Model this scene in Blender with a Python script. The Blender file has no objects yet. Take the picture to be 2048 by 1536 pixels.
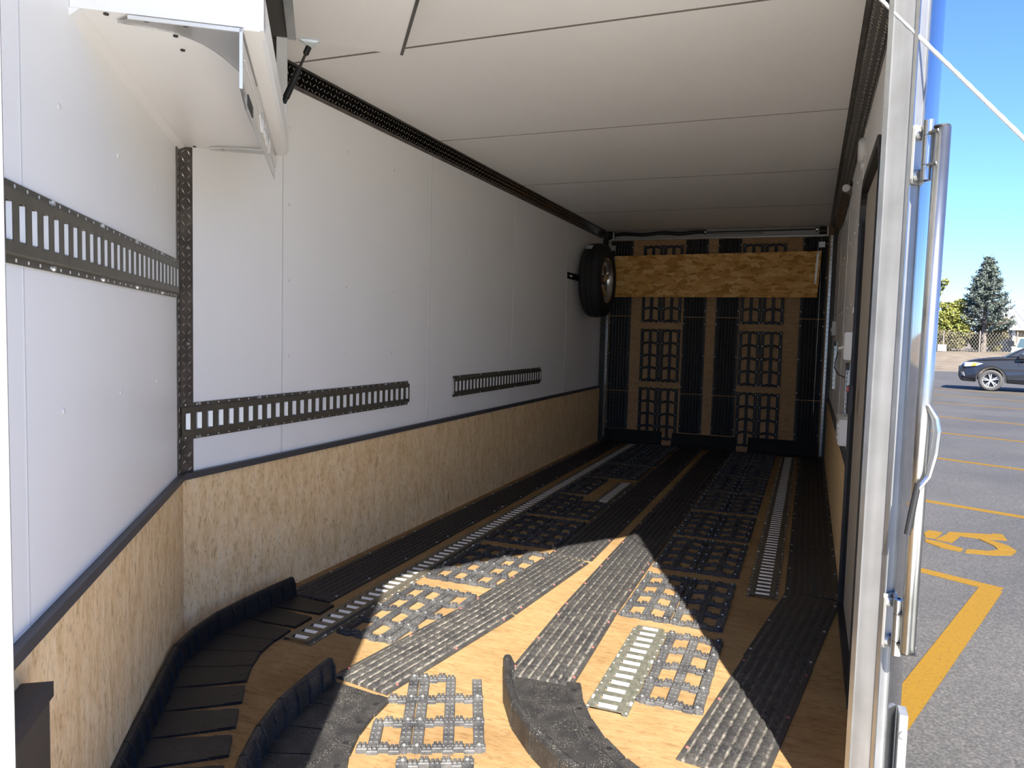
import bpy, math, random
import numpy as np
from mathutils import Matrix, Vector
random.seed(7); RNG = np.random.default_rng(7)
scene = bpy.context.scene
COL = scene.collection
PI = math.pi

# ------------------------------------------------------------------ camera
cam_d = bpy.data.cameras.new('camera'); cam = bpy.data.objects.new('camera', cam_d); COL.objects.link(cam)
CAM = Vector((1.953, -1.892, 1.066))
RT = Vector((0.92782, 0.37212, 0.02594)); DN = Vector((0.04968, -0.05437, -0.99728)); FW = Vector((-0.36969, 0.92659, -0.06894))
m4 = Matrix(((RT.x, -DN.x, -FW.x, CAM.x), (RT.y, -DN.y, -FW.y, CAM.y), (RT.z, -DN.z, -FW.z, CAM.z), (0, 0, 0, 1)))
cam.matrix_world = m4
cam_d.sensor_fit = 'HORIZONTAL'; cam_d.sensor_width = 36.0; cam_d.lens = 1488.07 / 2048 * 36.0
cam_d.clip_start = 0.02; cam_d.clip_end = 900
scene.camera = cam

# ------------------------------------------------------------------ world, sun, exposure
SUN_H = Vector((-0.387, 0.922, 0)).normalized(); SUN_EL = math.radians(39.1)
world = bpy.data.worlds.new('sky'); scene.world = world; world.use_nodes = True
wn = world.node_tree; wn.nodes.clear()
sky = wn.nodes.new('ShaderNodeTexSky'); sky.sky_type = 'NISHITA'; sky.sun_disc = False
sky.sun_elevation = SUN_EL; sky.sun_rotation = math.atan2(-SUN_H.x, -SUN_H.y)
sky.air_density = 1.0; sky.dust_density = 0.15; sky.ozone_density = 2.2
bgn = wn.nodes.new('ShaderNodeBackground'); bgn.inputs['Strength'].default_value = 0.090
wo = wn.nodes.new('ShaderNodeOutputWorld')
tint = wn.nodes.new('ShaderNodeMix'); tint.data_type = 'RGBA'; tint.blend_type = 'MULTIPLY'; tint.inputs[0].default_value = 1.0; tint.inputs[7].default_value = (0.46, 0.65, 1.10, 1)
wn.links.new(sky.outputs[0], tint.inputs[6]); wn.links.new(tint.outputs[2], bgn.inputs['Color']); wn.links.new(bgn.outputs[0], wo.inputs['Surface'])
sun_d = bpy.data.lights.new('sun', 'SUN'); sun_d.energy = 6.3; sun_d.angle = math.radians(0.53); sun_d.color = (1.0, 0.94, 0.84)
sun = bpy.data.objects.new('sun', sun_d); COL.objects.link(sun)
sdir = Vector((SUN_H.x * math.cos(SUN_EL), SUN_H.y * math.cos(SUN_EL), -math.sin(SUN_EL)))
sun.rotation_euler = sdir.to_track_quat('-Z', 'Y').to_euler(); sun.location = (4, -6, 8)
vs = scene.view_settings
vs.view_transform = 'Standard'; vs.look = 'None'; vs.gamma = 1.0; vs.use_curve_mapping = False
vs.exposure = 1.76
scene.cycles.max_bounces = 24; scene.cycles.diffuse_bounces = 16; scene.cycles.glossy_bounces = 6; scene.cycles.transmission_bounces = 8; scene.cycles.transparent_max_bounces = 8

# ------------------------------------------------------------------ materials
MATS = {}
def _new(name):
    m = bpy.data.materials.new(name); m.use_nodes = True
    nt = m.node_tree; b = nt.nodes['Principled BSDF']
    MATS[name] = m
    return m, nt, b
def N(nt, t, **kw):
    n = nt.nodes.new(t)
    for k, v in kw.items(): setattr(n, k, v)
    return n
def setin(n, **kw):
    for k, v in kw.items(): n.inputs[k.replace('_', ' ')].default_value = v
def c4(c): return (c[0], c[1], c[2], 1.0)
def ramp(nt, fac, stops):
    r = N(nt, 'ShaderNodeValToRGB'); e = r.color_ramp.elements
    while len(e) > 1: e.remove(e[-1])
    e[0].position = stops[0][0]; e[0].color = c4(stops[0][1])
    for p, c in stops[1:]:
        x = e.new(p); x.color = c4(c)
    nt.links.new(fac, r.inputs[0]); return r.outputs[0]
def mixc(nt, fac, a, b, blend='MIX'):
    mx = N(nt, 'ShaderNodeMix', data_type='RGBA', blend_type=blend)
    for s, v in ((0, fac), (6, a), (7, b)):
        if hasattr(v, 'is_linked') or hasattr(v, 'links'): nt.links.new(v, mx.inputs[s])
        elif s == 0: mx.inputs[0].default_value = v
        else: mx.inputs[s].default_value = c4(v)
    return mx.outputs[2]
def coords(nt, scale=(1, 1, 1), rot=(0, 0, 0), world=True):
    mp = N(nt, 'ShaderNodeMapping'); mp.inputs['Scale'].default_value = scale; mp.inputs['Rotation'].default_value = rot
    if world:
        g = N(nt, 'ShaderNodeNewGeometry'); nt.links.new(g.outputs['Position'], mp.inputs[0])
    else:
        g = N(nt, 'ShaderNodeTexCoord'); nt.links.new(g.outputs['Object'], mp.inputs[0])
    return mp.outputs[0]
def noise(nt, vec, scale, detail=2, rough=0.5):
    n = N(nt, 'ShaderNodeTexNoise'); setin(n, Scale=scale, Detail=detail, Roughness=rough); nt.links.new(vec, n.inputs['Vector']); return n.outputs['Fac']
def bump(nt, b, h, strength=0.3, dist=0.002):
    bp = N(nt, 'ShaderNodeBump'); setin(bp, Strength=strength, Distance=dist); nt.links.new(h, bp.inputs['Height']); nt.links.new(bp.outputs[0], b.inputs['Normal'])
def plain(name, col, rough=0.5, metal=0.0, var=0.06, nscale=8.0, spec=None, coat=0.0):
    m, nt, b = _new(name)
    v = coords(nt); f = noise(nt, v, nscale, 3)
    lo = tuple(c * (1 - var) for c in col); hi = tuple(min(1, c * (1 + var)) for c in col)
    nt.links.new(ramp(nt, f, [(0.3, lo), (0.7, hi)]), b.inputs['Base Color'])
    setin(b, Roughness=rough, Metallic=metal)
    if spec is not None: b.inputs['Specular IOR Level'].default_value = spec
    if coat: b.inputs['Coat Weight'].default_value = coat
    return m
def osb(name, scale, stops, rot=(0, 0, 0), fleck=0.5, fscale=(30, 30, 8), grain=0.25, rough=0.75, stain=None):
    m, nt, b = _new(name)
    v = coords(nt, scale, rot)
    nz = N(nt, 'ShaderNodeTexNoise'); setin(nz, Scale=1.1, Detail=3.0); nt.links.new(v, nz.inputs['Vector'])
    add = N(nt, 'ShaderNodeMix', data_type='RGBA', blend_type='ADD'); add.inputs[0].default_value = 1.0
    nt.links.new(v, add.inputs[6]); nt.links.new(nz.outputs['Color'], add.inputs[7])
    vo = N(nt, 'ShaderNodeTexVoronoi'); setin(vo, Scale=1.0, Randomness=1.0); nt.links.new(add.outputs[2], vo.inputs['Vector'])
    sp = N(nt, 'ShaderNodeSeparateColor'); nt.links.new(vo.outputs['Color'], sp.inputs[0])
    base = ramp(nt, sp.outputs[0], stops)
    v2 = coords(nt, fscale, rot)
    fl = noise(nt, v2, 1.0, 4, 0.65)
    flr = ramp(nt, fl, [(0.30, (0.28, 0.22, 0.18)), (0.36, (0.55, 0.47, 0.4)), (0.43, (1, 1, 1))])
    c1 = mixc(nt, fleck, base, flr, 'MULTIPLY')
    g = noise(nt, v2, 3.0, 3, 0.6)
    gr = ramp(nt, g, [(0.25, (1 - grain,) * 3), (0.75, (1 + grain * 0.2,) * 3)])
    c2 = mixc(nt, 1.0, c1, gr, 'MULTIPLY')
    if stain:
        vv = coords(nt, stain); s = noise(nt, vv, 1.0, 3, 0.6)
        sr = ramp(nt, s, [(0.42, (1, 1, 1)), (0.62, (0.80, 0.77, 0.74))]); c2 = mixc(nt, 1.0, c2, sr, 'MULTIPLY')
    nt.links.new(c2, b.inputs['Base Color']); setin(b, Roughness=rough); b.inputs['Specular IOR Level'].default_value = 0.25
    bump(nt, b, fl, 0.25, 0.0015)
    return m

def strand(name, dirs, stops, fleck=0.55, big=0.6, rough=0.75, stain=0.0):
    """wood strand board: dirs = scale along world axes of the finest strokes"""
    m, nt, b = _new(name)
    q = lambda k: coords(nt, tuple(d * k for d in dirs))
    base = ramp(nt, noise(nt, q(0.30), 1.0, 4, 0.65), stops)
    n1 = N(nt, 'ShaderNodeTexNoise'); setin(n1, Scale=1.0, Detail=3.0, Roughness=0.6, Distortion=1.1); nt.links.new(q(1.0), n1.inputs['Vector']); f1 = n1.outputs['Fac']
    c = mixc(nt, fleck, base, ramp(nt, f1, [(0.33, (0.42, 0.34, 0.27)), (0.41, (0.80, 0.76, 0.71)), (0.50, (1, 1, 1)), (0.68, (1.06, 1.06, 1.05))]), 'MULTIPLY')
    n2 = N(nt, 'ShaderNodeTexNoise'); setin(n2, Scale=1.0, Detail=2.0, Roughness=0.55, Distortion=1.6); nt.links.new(q(0.37), n2.inputs['Vector']); f2 = n2.outputs['Fac']
    c = mixc(nt, big, c, ramp(nt, f2, [(0.26, (0.50, 0.36, 0.24)), (0.31, (0.92, 0.88, 0.83)), (0.35, (1, 1, 1))]), 'MULTIPLY')
    if stain:
        f3 = noise(nt, coords(nt, (2.6, 2.6, 2.6)), 1.0, 4, 0.6)
        c = mixc(nt, stain, c, ramp(nt, f3, [(0.45, (1, 1, 1)), (0.66, (0.74, 0.69, 0.64))]), 'MULTIPLY')
    nt.links.new(c, b.inputs['Base Color']); setin(b, Roughness=rough); b.inputs['Specular IOR Level'].default_value = 0.25
    bump(nt, b, f1, 0.2, 0.0015)
    return m

def mathn(nt, op, a, b_=None):
    n = N(nt, 'ShaderNodeMath', operation=op)
    for k, v in enumerate((a, b_)):
        if v is None: continue
        if isinstance(v, (int, float)): n.inputs[k].default_value = v
        else: nt.links.new(v, n.inputs[k])
    return n.outputs[0]
def mapr(nt, v, a, b_, c=0.0, d=1.0):
    n = N(nt, 'ShaderNodeMapRange'); setin(n, From_Min=a, From_Max=b_, To_Min=c, To_Max=d); nt.links.new(v, n.inputs['Value']); return n.outputs[0]
def dusty_rubber(name, base=(0.020, 0.020, 0.022), dust=(0.36, 0.33, 0.28), film=0.10, speck=0.5, ribs=False, fine=330.0):
    """dust film and specks, put mainly where the sun patch falls on the floor"""
    m, nt, b = _new(name)
    v = coords(nt); sx = N(nt, 'ShaderNodeSeparateXYZ'); nt.links.new(v, sx.inputs[0])
    sp = mathn(nt, 'MULTIPLY', mapr(nt, noise(nt, v, fine, 1, 0.5), 0.60, 0.70), mapr(nt, noise(nt, v, 22.0, 3), 0.38, 0.62))
    fl_ = mathn(nt, 'MULTIPLY', mapr(nt, noise(nt, v, 12.0, 4, 0.65), 0.32, 0.72), film)
    fac = mathn(nt, 'ADD', mathn(nt, 'MULTIPLY', sp, speck), fl_)
    if ribs:
        ov = coords(nt, world=False); so = N(nt, 'ShaderNodeSeparateXYZ'); nt.links.new(ov, so.inputs[0])
        cs = mathn(nt, 'COSINE', mathn(nt, 'MULTIPLY', mathn(nt, 'SUBTRACT', so.outputs['X'], 0.018), 2 * PI / 0.029667))
        gm = mathn(nt, 'MULTIPLY', mapr(nt, cs, 0.35, 1.0, 0.0, 0.55), mapr(nt, noise(nt, v, 38.0, 4, 0.65), 0.36, 0.60))
        fac = mathn(nt, 'MAXIMUM', fac, gm)
    fac = mathn(nt, 'MULTIPLY', fac, mapr(nt, sx.outputs['Y'], 0.4, 2.4, 1.0, 0.10))  # dust colour confined to the sunlit front, lightening the rubber there
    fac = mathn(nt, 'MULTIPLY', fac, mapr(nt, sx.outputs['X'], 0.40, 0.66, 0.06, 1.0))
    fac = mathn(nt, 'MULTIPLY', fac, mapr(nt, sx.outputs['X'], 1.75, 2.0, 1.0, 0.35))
    nt.links.new(mixc(nt, fac, base, dust), b.inputs['Base Color'])
    setin(b, Roughness=0.5); b.inputs['Specular IOR Level'].default_value = 0.4
    return m

WHITE = plain('white_panel', (0.92, 0.92, 0.91), 0.38, var=0.012, nscale=3)
WHITE_SEAM = plain('white_seam', (0.72, 0.72, 0.71), 0.45, var=0.01)
CEIL = plain('white_ceiling', (0.92, 0.915, 0.90), 0.5, var=0.012, nscale=3)
SEAM_DARK = plain('ceiling_seam', (0.20, 0.185, 0.165), 0.7)
CEIL_GAP = plain('ceiling_gap', (0.06, 0.055, 0.05), 0.8)
OSB_WALL = strand('osb_wall', (85, 85, 30), [(0.25, (0.74, 0.50, 0.24)), (0.5, (0.88, 0.64, 0.35)), (0.75, (0.95, 0.76, 0.48))], 0.55, 0.55)
FLOOR_PLY = strand('floor_ply', (26, 150, 100), [(0.25, (0.218, 0.137, 0.058)), (0.5, (0.264, 0.171, 0.079)), (0.75, (0.30, 0.203, 0.102))], 0.6, 0.5, stain=0.8)
REAR_PLY = strand('rear_ply', (26, 100, 130), [(0.25, (0.36, 0.22, 0.11)), (0.5, (0.44, 0.28, 0.15)), (0.75, (0.50, 0.33, 0.19))], 0.6, 0.5)
OSB_BOARD = osb('osb_board', (13, 13, 32), [(0.0, (0.58, 0.29, 0.075)), (0.35, (0.78, 0.42, 0.13)), (0.7, (0.90, 0.52, 0.18)), (1.0, (0.97, 0.66, 0.28))], rot=(0, 0.5, 0), fscale=(20, 20, 60), fleck=0.8, grain=0.3)
RAMP_DECK = plain('bounce_deck', (0.73, 0.715, 0.63), 0.6, var=0.05)  # unseen ramp deck, made pale to bounce sunlight into the trailer
RUBBER = dusty_rubber('dusty_rubber', base=(0.013, 0.013, 0.0145), film=0.055, speck=0.5)
RUBBER_RIB = dusty_rubber('ribbed_rubber', film=0.10, speck=0.42, ribs=True)
PLASTIC_GRID = dusty_rubber('grid_plastic', base=(0.024, 0.025, 0.029), dust=(0.36, 0.35, 0.33), film=0.22, speck=0.4)
BLACK = plain('black_plastic', (0.012, 0.012, 0.013), 0.45)
BLACK_MATTE = plain('black_matte', (0.010, 0.010, 0.011), 0.85)
TREAD = plain('black_diamond_plate', (0.018, 0.017, 0.016), 0.22, metal=0.85, var=0.3)
LUG = plain('worn_lug_metal', (0.55, 0.53, 0.50), 0.28, metal=0.9)
TREAD_POST = plain('grey_diamond_plate', (0.17, 0.155, 0.14), 0.42, metal=0.7, var=0.35, nscale=12)
TRIM_GREY = plain('grey_trim', (0.065, 0.066, 0.07), 0.5)
OLIVE = plain('olive_zinc_steel', (0.155, 0.142, 0.112), 0.42, metal=0.55, var=0.12, nscale=30)
ZINC_DIRTY = plain('dirty_zinc_steel', (0.22, 0.22, 0.18), 0.38, metal=0.6, var=0.3, nscale=60)
TAB = plain('pale_zinc', (0.80, 0.81, 0.80), 0.35, metal=0.25, var=0.03)  # near-white zinc; on the slot tabs the colour carries reflected sky
SCREW = plain('screw_zinc', (0.62, 0.62, 0.60), 0.3, metal=0.7)
SCREW_RED = plain('screw_red', (0.32, 0.10, 0.09), 0.4, metal=0.2)
SCREW_WHITE = plain('screw_white', (0.80, 0.79, 0.76), 0.35)
HINGE = plain('hinge_steel', (0.36, 0.355, 0.34), 0.4, metal=0.5, var=0.08)
STEEL = plain('galvanised_steel', (0.40, 0.41, 0.41), 0.25, metal=0.95, var=0.1, nscale=20)
ZINC_BLUE = plain('zinc_bracket', (0.62, 0.66, 0.68), 0.3, metal=0.8)
GREY_DARK = plain('cabinet_inside', (0.10, 0.10, 0.095), 0.7)
BEIGE_DOOR = plain('door_vinyl', (0.36, 0.33, 0.28), 0.65, var=0.05, nscale=200)
PLASTIC_WHITE = plain('white_plastic', (0.70, 0.70, 0.69), 0.4)
GREY_PLATE = plain('header_grey', (0.40, 0.39, 0.37), 0.5, metal=0.3)
DARK_STEEL = plain('dark_steel', (0.05, 0.046, 0.042), 0.45, metal=0.5, var=0.3)
BOX_TOP = plain('box_black_top', (0.028, 0.028, 0.034), 0.5)
BOX_SIDE = plain('box_brown_side', (0.052, 0.044, 0.038), 0.6)
RED = plain('red_plastic', (0.5, 0.03, 0.02), 0.4)
ROPE = plain('white_rope', (0.45, 0.45, 0.44), 0.7, var=0.15, nscale=300)

def aluminium():
    m, nt, b = _new('weathered_aluminium')
    v = coords(nt, (26, 26, 1.2)); f = noise(nt, v, 1.0, 3); v2 = coords(nt); f2 = noise(nt, v2, 14, 4)
    c = ramp(nt, f, [(0.3, (0.21, 0.212, 0.215)), (0.7, (0.31, 0.312, 0.312))]); d = ramp(nt, f2, [(0.35, (0.86, 0.86, 0.85)), (0.65, (1, 1, 1))])
    nt.links.new(mixc(nt, 1.0, c, d, 'MULTIPLY'), b.inputs['Base Color']); setin(b, Roughness=0.42, Metallic=0.45)
    return m
ALU = aluminium()
m, nt, SKIN_B = _new('polished_aluminium_skin'); setin(SKIN_B, Roughness=0.06, Metallic=1.0); SKIN = m
_f = noise(nt, coords(nt, (30, 30, 2)), 1.0, 3); nt.links.new(ramp(nt, _f, [(0.3, (0.48, 0.49, 0.50)), (0.7, (0.56, 0.57, 0.58))]), SKIN_B.inputs['Base Color'])
m, nt, b = _new('clear_acrylic'); CLEAR = m
setin(b, Roughness=0.08, IOR=1.45); b.inputs['Transmission Weight'].default_value = 0.9; b.inputs['Base Color'].default_value = (0.80, 0.80, 0.79, 1)
m, nt, b = _new('etched_acrylic'); ETCH = m
setin(b, Roughness=0.5); nt.links.new(ramp(nt, noise(nt, coords(nt), 50), [(0.3, (0.72, 0.70, 0.67)), (0.7, (0.8, 0.78, 0.75))]), b.inputs['Base Color'])

def asphalt():
    m, nt, b = _new('asphalt')
    v = coords(nt); f = noise(nt, v, 90, 2, 0.7); f2 = noise(nt, v, 0.7, 4); f3 = noise(nt, v, 300, 1)
    c = ramp(nt, f, [(0.3, (0.027, 0.0258, 0.0243)), (0.5, (0.049, 0.047, 0.0444)), (0.75, (0.104, 0.099, 0.092))])
    d = ramp(nt, f2, [(0.35, (0.78, 0.78, 0.79)), (0.65, (1.12, 1.1, 1.08))])
    nt.links.new(mixc(nt, 1.0, c, d, 'MULTIPLY'), b.inputs['Base Color']); setin(b, Roughness=0.9)
    bump(nt, b, f, 0.4, 0.004); return m
ASPHALT = asphalt()
def paint():
    m, nt, b = _new('yellow_road_paint')
    v = coords(nt); f = noise(nt, v, 70, 3, 0.7)
    nt.links.new(ramp(nt, f, [(0.28, (0.065, 0.046, 0.024)), (0.42, (0.155, 0.085, 0.010)), (0.8, (0.175, 0.101, 0.013))]), b.inputs['Base Color']); setin(b, Roughness=0.9); b.inputs['Specular IOR Level'].default_value = 0.1; return m
YELLOW = paint()
GRAVEL = plain('pale_gravel', (0.135, 0.108, 0.075), 0.95, var=0.25, nscale=1.3)
BOUNCE_SLAB = plain('bounce_concrete', (0.66, 0.655, 0.585), 0.9, var=0.08, nscale=2)  # for the added ground slab, kept pale to throw light inside
CONCRETE = plain('concrete', (0.22, 0.205, 0.185), 0.9)
GRASS = plain('far_scrub', (0.14, 0.13, 0.05), 0.95, var=0.4, nscale=0.4)
def leafmat(name, stops, tr=0.25):
    m, nt, b = _new(name)
    f = noise(nt, coords(nt), 1.6, 4, 0.7)
    nt.links.new(ramp(nt, f, stops), b.inputs['Base Color']); setin(b, Roughness=0.7)
    return m
SPRUCE = leafmat('blue_spruce_needles', [(0.3, (0.045, 0.062, 0.05)), (0.7, (0.125, 0.15, 0.125))])
YGREEN = leafmat('yellow_green_leaves', [(0.3, (0.085, 0.10, 0.018)), (0.7, (0.22, 0.225, 0.04))])
BRUSHG = leafmat('autumn_brush_leaves', [(0.3, (0.055, 0.052, 0.022)), (0.55, (0.14, 0.125, 0.05)), (0.8, (0.20, 0.145, 0.07))])
DGREEN = leafmat('dark_green_leaves', [(0.3, (0.02, 0.035, 0.012)), (0.7, (0.06, 0.08, 0.028))])
BARK = plain('bark', (0.12, 0.10, 0.085), 0.9, var=0.3, nscale=5)
BARE = plain('bare_twigs', (0.19, 0.165, 0.145), 0.9)
CARPAINT = plain('dark_grey_car_paint', (0.024, 0.026, 0.031), 0.28, metal=0.5, var=0.03, coat=0.6)
CARGLASS = plain('car_glass', (0.05, 0.08, 0.09), 0.08, spec=0.8)
TYRE = plain('tyre_rubber', (0.016, 0.016, 0.017), 0.75)
TYRE_GREY = plain('car_tyre_rubber', (0.05, 0.049, 0.047), 0.8)
ALLOY = plain('alloy_wheel', (0.40, 0.40, 0.40), 0.3, metal=0.6)
RIM = plain('machined_rim', (0.62, 0.60, 0.57), 0.22, metal=0.9)
LAMP = plain('headlamp_glass', (0.45, 0.52, 0.62), 0.12, metal=0.4)
AMBER = plain('amber_lens', (0.75, 0.20, 0.03), 0.3)
CARWHITE = plain('white_car_paint', (0.46, 0.465, 0.47), 0.3, coat=0.3)
SHEDWALL = plain('tan_shed_wall', (0.27, 0.225, 0.145), 0.8)
FENCE = plain('chain_link_wire', (0.16, 0.15, 0.13), 0.7)

# ------------------------------------------------------------------ mesh builder
class MB:
    def __init__(s): s.v = []; s.f = []
    def add(s, vs, fs):
        o = len(s.v); s.v.extend([tuple(map(float, p)) for p in vs]); s.f.extend([tuple(i + o for i in f) for f in fs]); return s
    def box(s, lo, hi):
        x0, y0, z0 = lo; x1, y1, z1 = hi
        return s.add([(x0, y0, z0), (x1, y0, z0), (x1, y1, z0), (x0, y1, z0), (x0, y0, z1), (x1, y0, z1), (x1, y1, z1), (x0, y1, z1)],
                     [(0, 3, 2, 1), (4, 5, 6, 7), (0, 1, 5, 4), (1, 2, 6, 5), (2, 3, 7, 6), (3, 0, 4, 7)])
    def bbox(s, lo, hi, b):   # box with chamfered upper edges
        x0, y0, z0 = lo; x1, y1, z1 = hi; zt = z1 - b
        vs = [(x0, y0, z0), (x1, y0, z0), (x1, y1, z0), (x0, y1, z0), (x0, y0, zt), (x1, y0, zt), (x1, y1, zt), (x0, y1, zt),
              (x0 + b, y0 + b, z1), (x1 - b, y0 + b, z1), (x1 - b, y1 - b, z1), (x0 + b, y1 - b, z1)]
        return s.add(vs, [(0, 3, 2, 1), (0, 1, 5, 4), (1, 2, 6, 5), (2, 3, 7, 6), (3, 0, 4, 7), (4, 5, 9, 8), (5, 6, 10, 9), (6, 7, 11, 10), (7, 4, 8, 11), (8, 9, 10, 11)])
    def obox(s, org, ax, lo, hi):
        M = MB().box(lo, hi); X, Y, Z = [Vector(a) for a in ax]; O = Vector(org)
        return s.add([O + X * p[0] + Y * p[1] + Z * p[2] for p in M.v], M.f)
    def prism(s, poly, z0, z1):
        n = len(poly); a = sum(poly[i][0] * poly[(i + 1) % n][1] - poly[(i + 1) % n][0] * poly[i][1] for i in range(n))
        if a < 0: poly = poly[::-1]
        vs = [(p[0], p[1], z0) for p in poly] + [(p[0], p[1], z1) for p in poly]
        fs = [tuple(range(n))[::-1], tuple(range(n, 2 * n))] + [(i, (i + 1) % n, n + (i + 1) % n, n + i) for i in range(n)]
        return s.add(vs, fs)
    def oprism(s, poly, h0, h1, org, ax):   # prism with poly in the plane ax[0],ax[1], extruded along ax[2]
        M = MB().prism(poly, h0, h1); X, Y, Z = [Vector(a) for a in ax]; O = Vector(org)
        return s.add([O + X * p[0] + Y * p[1] + Z * p[2] for p in M.v], M.f)
    def cyl(s, p0, p1, r0, r1=None, n=12, caps=True):
        r1 = r0 if r1 is None else r1; p0 = Vector(p0); p1 = Vector(p1); d = (p1 - p0).normalized()
        u = d.orthogonal().normalized(); w = d.cross(u)
        vs = [p0 + (u * math.cos(2 * PI * i / n) + w * math.sin(2 * PI * i / n)) * r0 for i in range(n)] + [p1 + (u * math.cos(2 * PI * i / n) + w * math.sin(2 * PI * i / n)) * r1 for i in range(n)]
        fs = [(i, (i + 1) % n, n + (i + 1) % n, n + i) for i in range(n)]
        if caps: fs += [tuple(range(n))[::-1], tuple(range(n, 2 * n))]
        return s.add(vs, fs)
    def tube(s, pts, r, n=8):
        pts = [Vector(p) for p in pts]; rs = r if isinstance(r, (list, tuple)) else [r] * len(pts)
        rings = []; u = None
        for i, p in enumerate(pts):
            d = (pts[min(i + 1, len(pts) - 1)] - pts[max(i - 1, 0)]).normalized()
            u = d.orthogonal().normalized() if u is None else (u - d * u.dot(d)).normalized()
            w = d.cross(u); rings.append([p + (u * math.cos(2 * PI * k / n) + w * math.sin(2 * PI * k / n)) * rs[i] for k in range(n)])
        vs = [q for r_ in rings for q in r_]; L = len(pts)
        fs = [(i * n + k, i * n + (k + 1) % n, (i + 1) * n + (k + 1) % n, (i + 1) * n + k) for i in range(L - 1) for k in range(n)]
        fs += [tuple(range(n))[::-1], tuple(range((L - 1) * n, L * n))]
        return s.add(vs, fs)
    def lathe(s, prof, axis='x', n=40, org=(0, 0, 0), close=True):   # prof: (axial, radius)
        vs = []
        for a, r in prof:
            for k in range(n):
                t = 2 * PI * k / n; c, q = r * math.cos(t), r * math.sin(t)
                p = (a, c, q) if axis == 'x' else ((c, a, q) if axis == 'y' else (c, q, a))
                vs.append((p[0] + org[0], p[1] + org[1], p[2] + org[2]))
        L = len(prof); fs = []
        for i in range(L if close else L - 1):
            j = (i + 1) % L
            for k in range(n): fs.append((i * n + k, j * n + k, j * n + (k + 1) % n, i * n + (k + 1) % n))
        return s.add(vs, fs)
    def mesh(s, name, smooth=False):
        me = bpy.data.meshes.new(name); me.from_pydata(s.v, [], s.f)
        import bmesh
        bm = bmesh.new(); bm.from_mesh(me); bmesh.ops.recalc_face_normals(bm, faces=bm.faces); bm.to_mesh(me); bm.free()
        if smooth: me.polygons.foreach_set('use_smooth', [True] * len(me.polygons))
        me.update(); return me

def tag(o, label=None, cat=None, group=None, kind=None):
    if label: o['label'] = label
    if cat: o['category'] = cat
    if group: o['group'] = group
    if kind: o['kind'] = kind
    return o
def obj(name, mb, mat, parent=None, smooth=False, local=False):
    if isinstance(mb, MB):
        if parent is not None and not local:
            off = parent_world(parent); mb.v = [(a[0] - off[0], a[1] - off[1], a[2] - off[2]) for a in mb.v]
        me = mb.mesh(name, smooth)
    else: me = mb
    if not me.materials: me.materials.append(mat)
    o = bpy.data.objects.new(name, me); COL.objects.link(o)
    if parent is not None: o.parent = parent
    return o
def parent_world(p):
    t = Vector((0, 0, 0))
    while p is not None: t += Vector(p.location); p = p.parent
    return t
def thing(name, label, cat, loc=(0, 0, 0), group=None, mat4=None):
    e = bpy.data.objects.new(name, None); COL.objects.link(e); e.empty_display_size = 0.05
    if mat4 is not None: e.matrix_basis = mat4
    else: e.location = loc
    return tag(e, label, cat, group)
def frame(org, X, Y, Z):
    X, Y, Z = Vector(X), Vector(Y), Vector(Z)
    return Matrix(((X.x, Y.x, Z.x, org[0]), (X.y, Y.y, Z.y, org[1]), (X.z, Y.z, Z.z, org[2]), (0, 0, 0, 1)))
def struct(name, mb, mat, parent=None):
    o = obj(name, mb, mat, parent)
    if parent is None: o['kind'] = 'structure'
    return o
ORD = ['first', 'second', 'third', 'fourth', 'fifth', 'sixth', 'seventh', 'eighth', 'ninth', 'tenth']

# ------------------------------------------------------------------ layout numbers (metres; left wall x=0, floor z=0, rear at +y)
W, H, L = 2.13, 2.085, 5.40
NT = Vector((0.5896, -0.8077, 0)); NN = Vector((0.8077, 0.5896, 0)); UP = Vector((0, 0, 1))   # nose wall: along, inward normal
JL = Vector((1.244, -1.413, 0)); JR = Vector((2.069, -0.207, 0)); JD = (JR - JL).normalized(); JM = Vector((JD.y, -JD.x, 0))  # opening: along, outward
GZ = -0.45
def npt(t, n, z=0.0): p = NT * t + NN * n; return Vector((p.x, p.y, z))
EDGES = [0.52, 1.745, 2.98, 4.21]

# ------------------------------------------------------------------ ground and terrain
g = MB(); g.box((-120, -120, GZ - 0.3), (160, 45, GZ)); struct('ground', g, ASPHALT)
struct('bounce_slab', MB().prism([(-3.5, 0.2), (-3.5, -9), (8.5, -9), (8.5, -1.2), (2.6, 0.2)], GZ - 0.05, GZ + 0.006), BOUNCE_SLAB)  # unseen pale slab, added to bounce sunlight through the opening
g = MB(); nx, ny = 30, 18; vv = []; ff = []
for j in range(ny + 1):
    for i in range(nx + 1):
        x = -120 + 280 * i / nx; y = 44.8 + (j / ny) ** 1.6 * 260
        s = min(1, max(0, (y - 45) / 19)); z = GZ - 0.02 + 1.02 * s * s * (3 - 2 * s) + max(0, y - 75) * 0.02
        vv.append((x, y, z))
for j in range(ny):
    for i in range(nx): a = j * (nx + 1) + i; ff.append((a, a + 1, a + nx + 2, a + nx + 1))
g.add(vv, ff); bank = struct('gravel_bank', g, GRAVEL)

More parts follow.
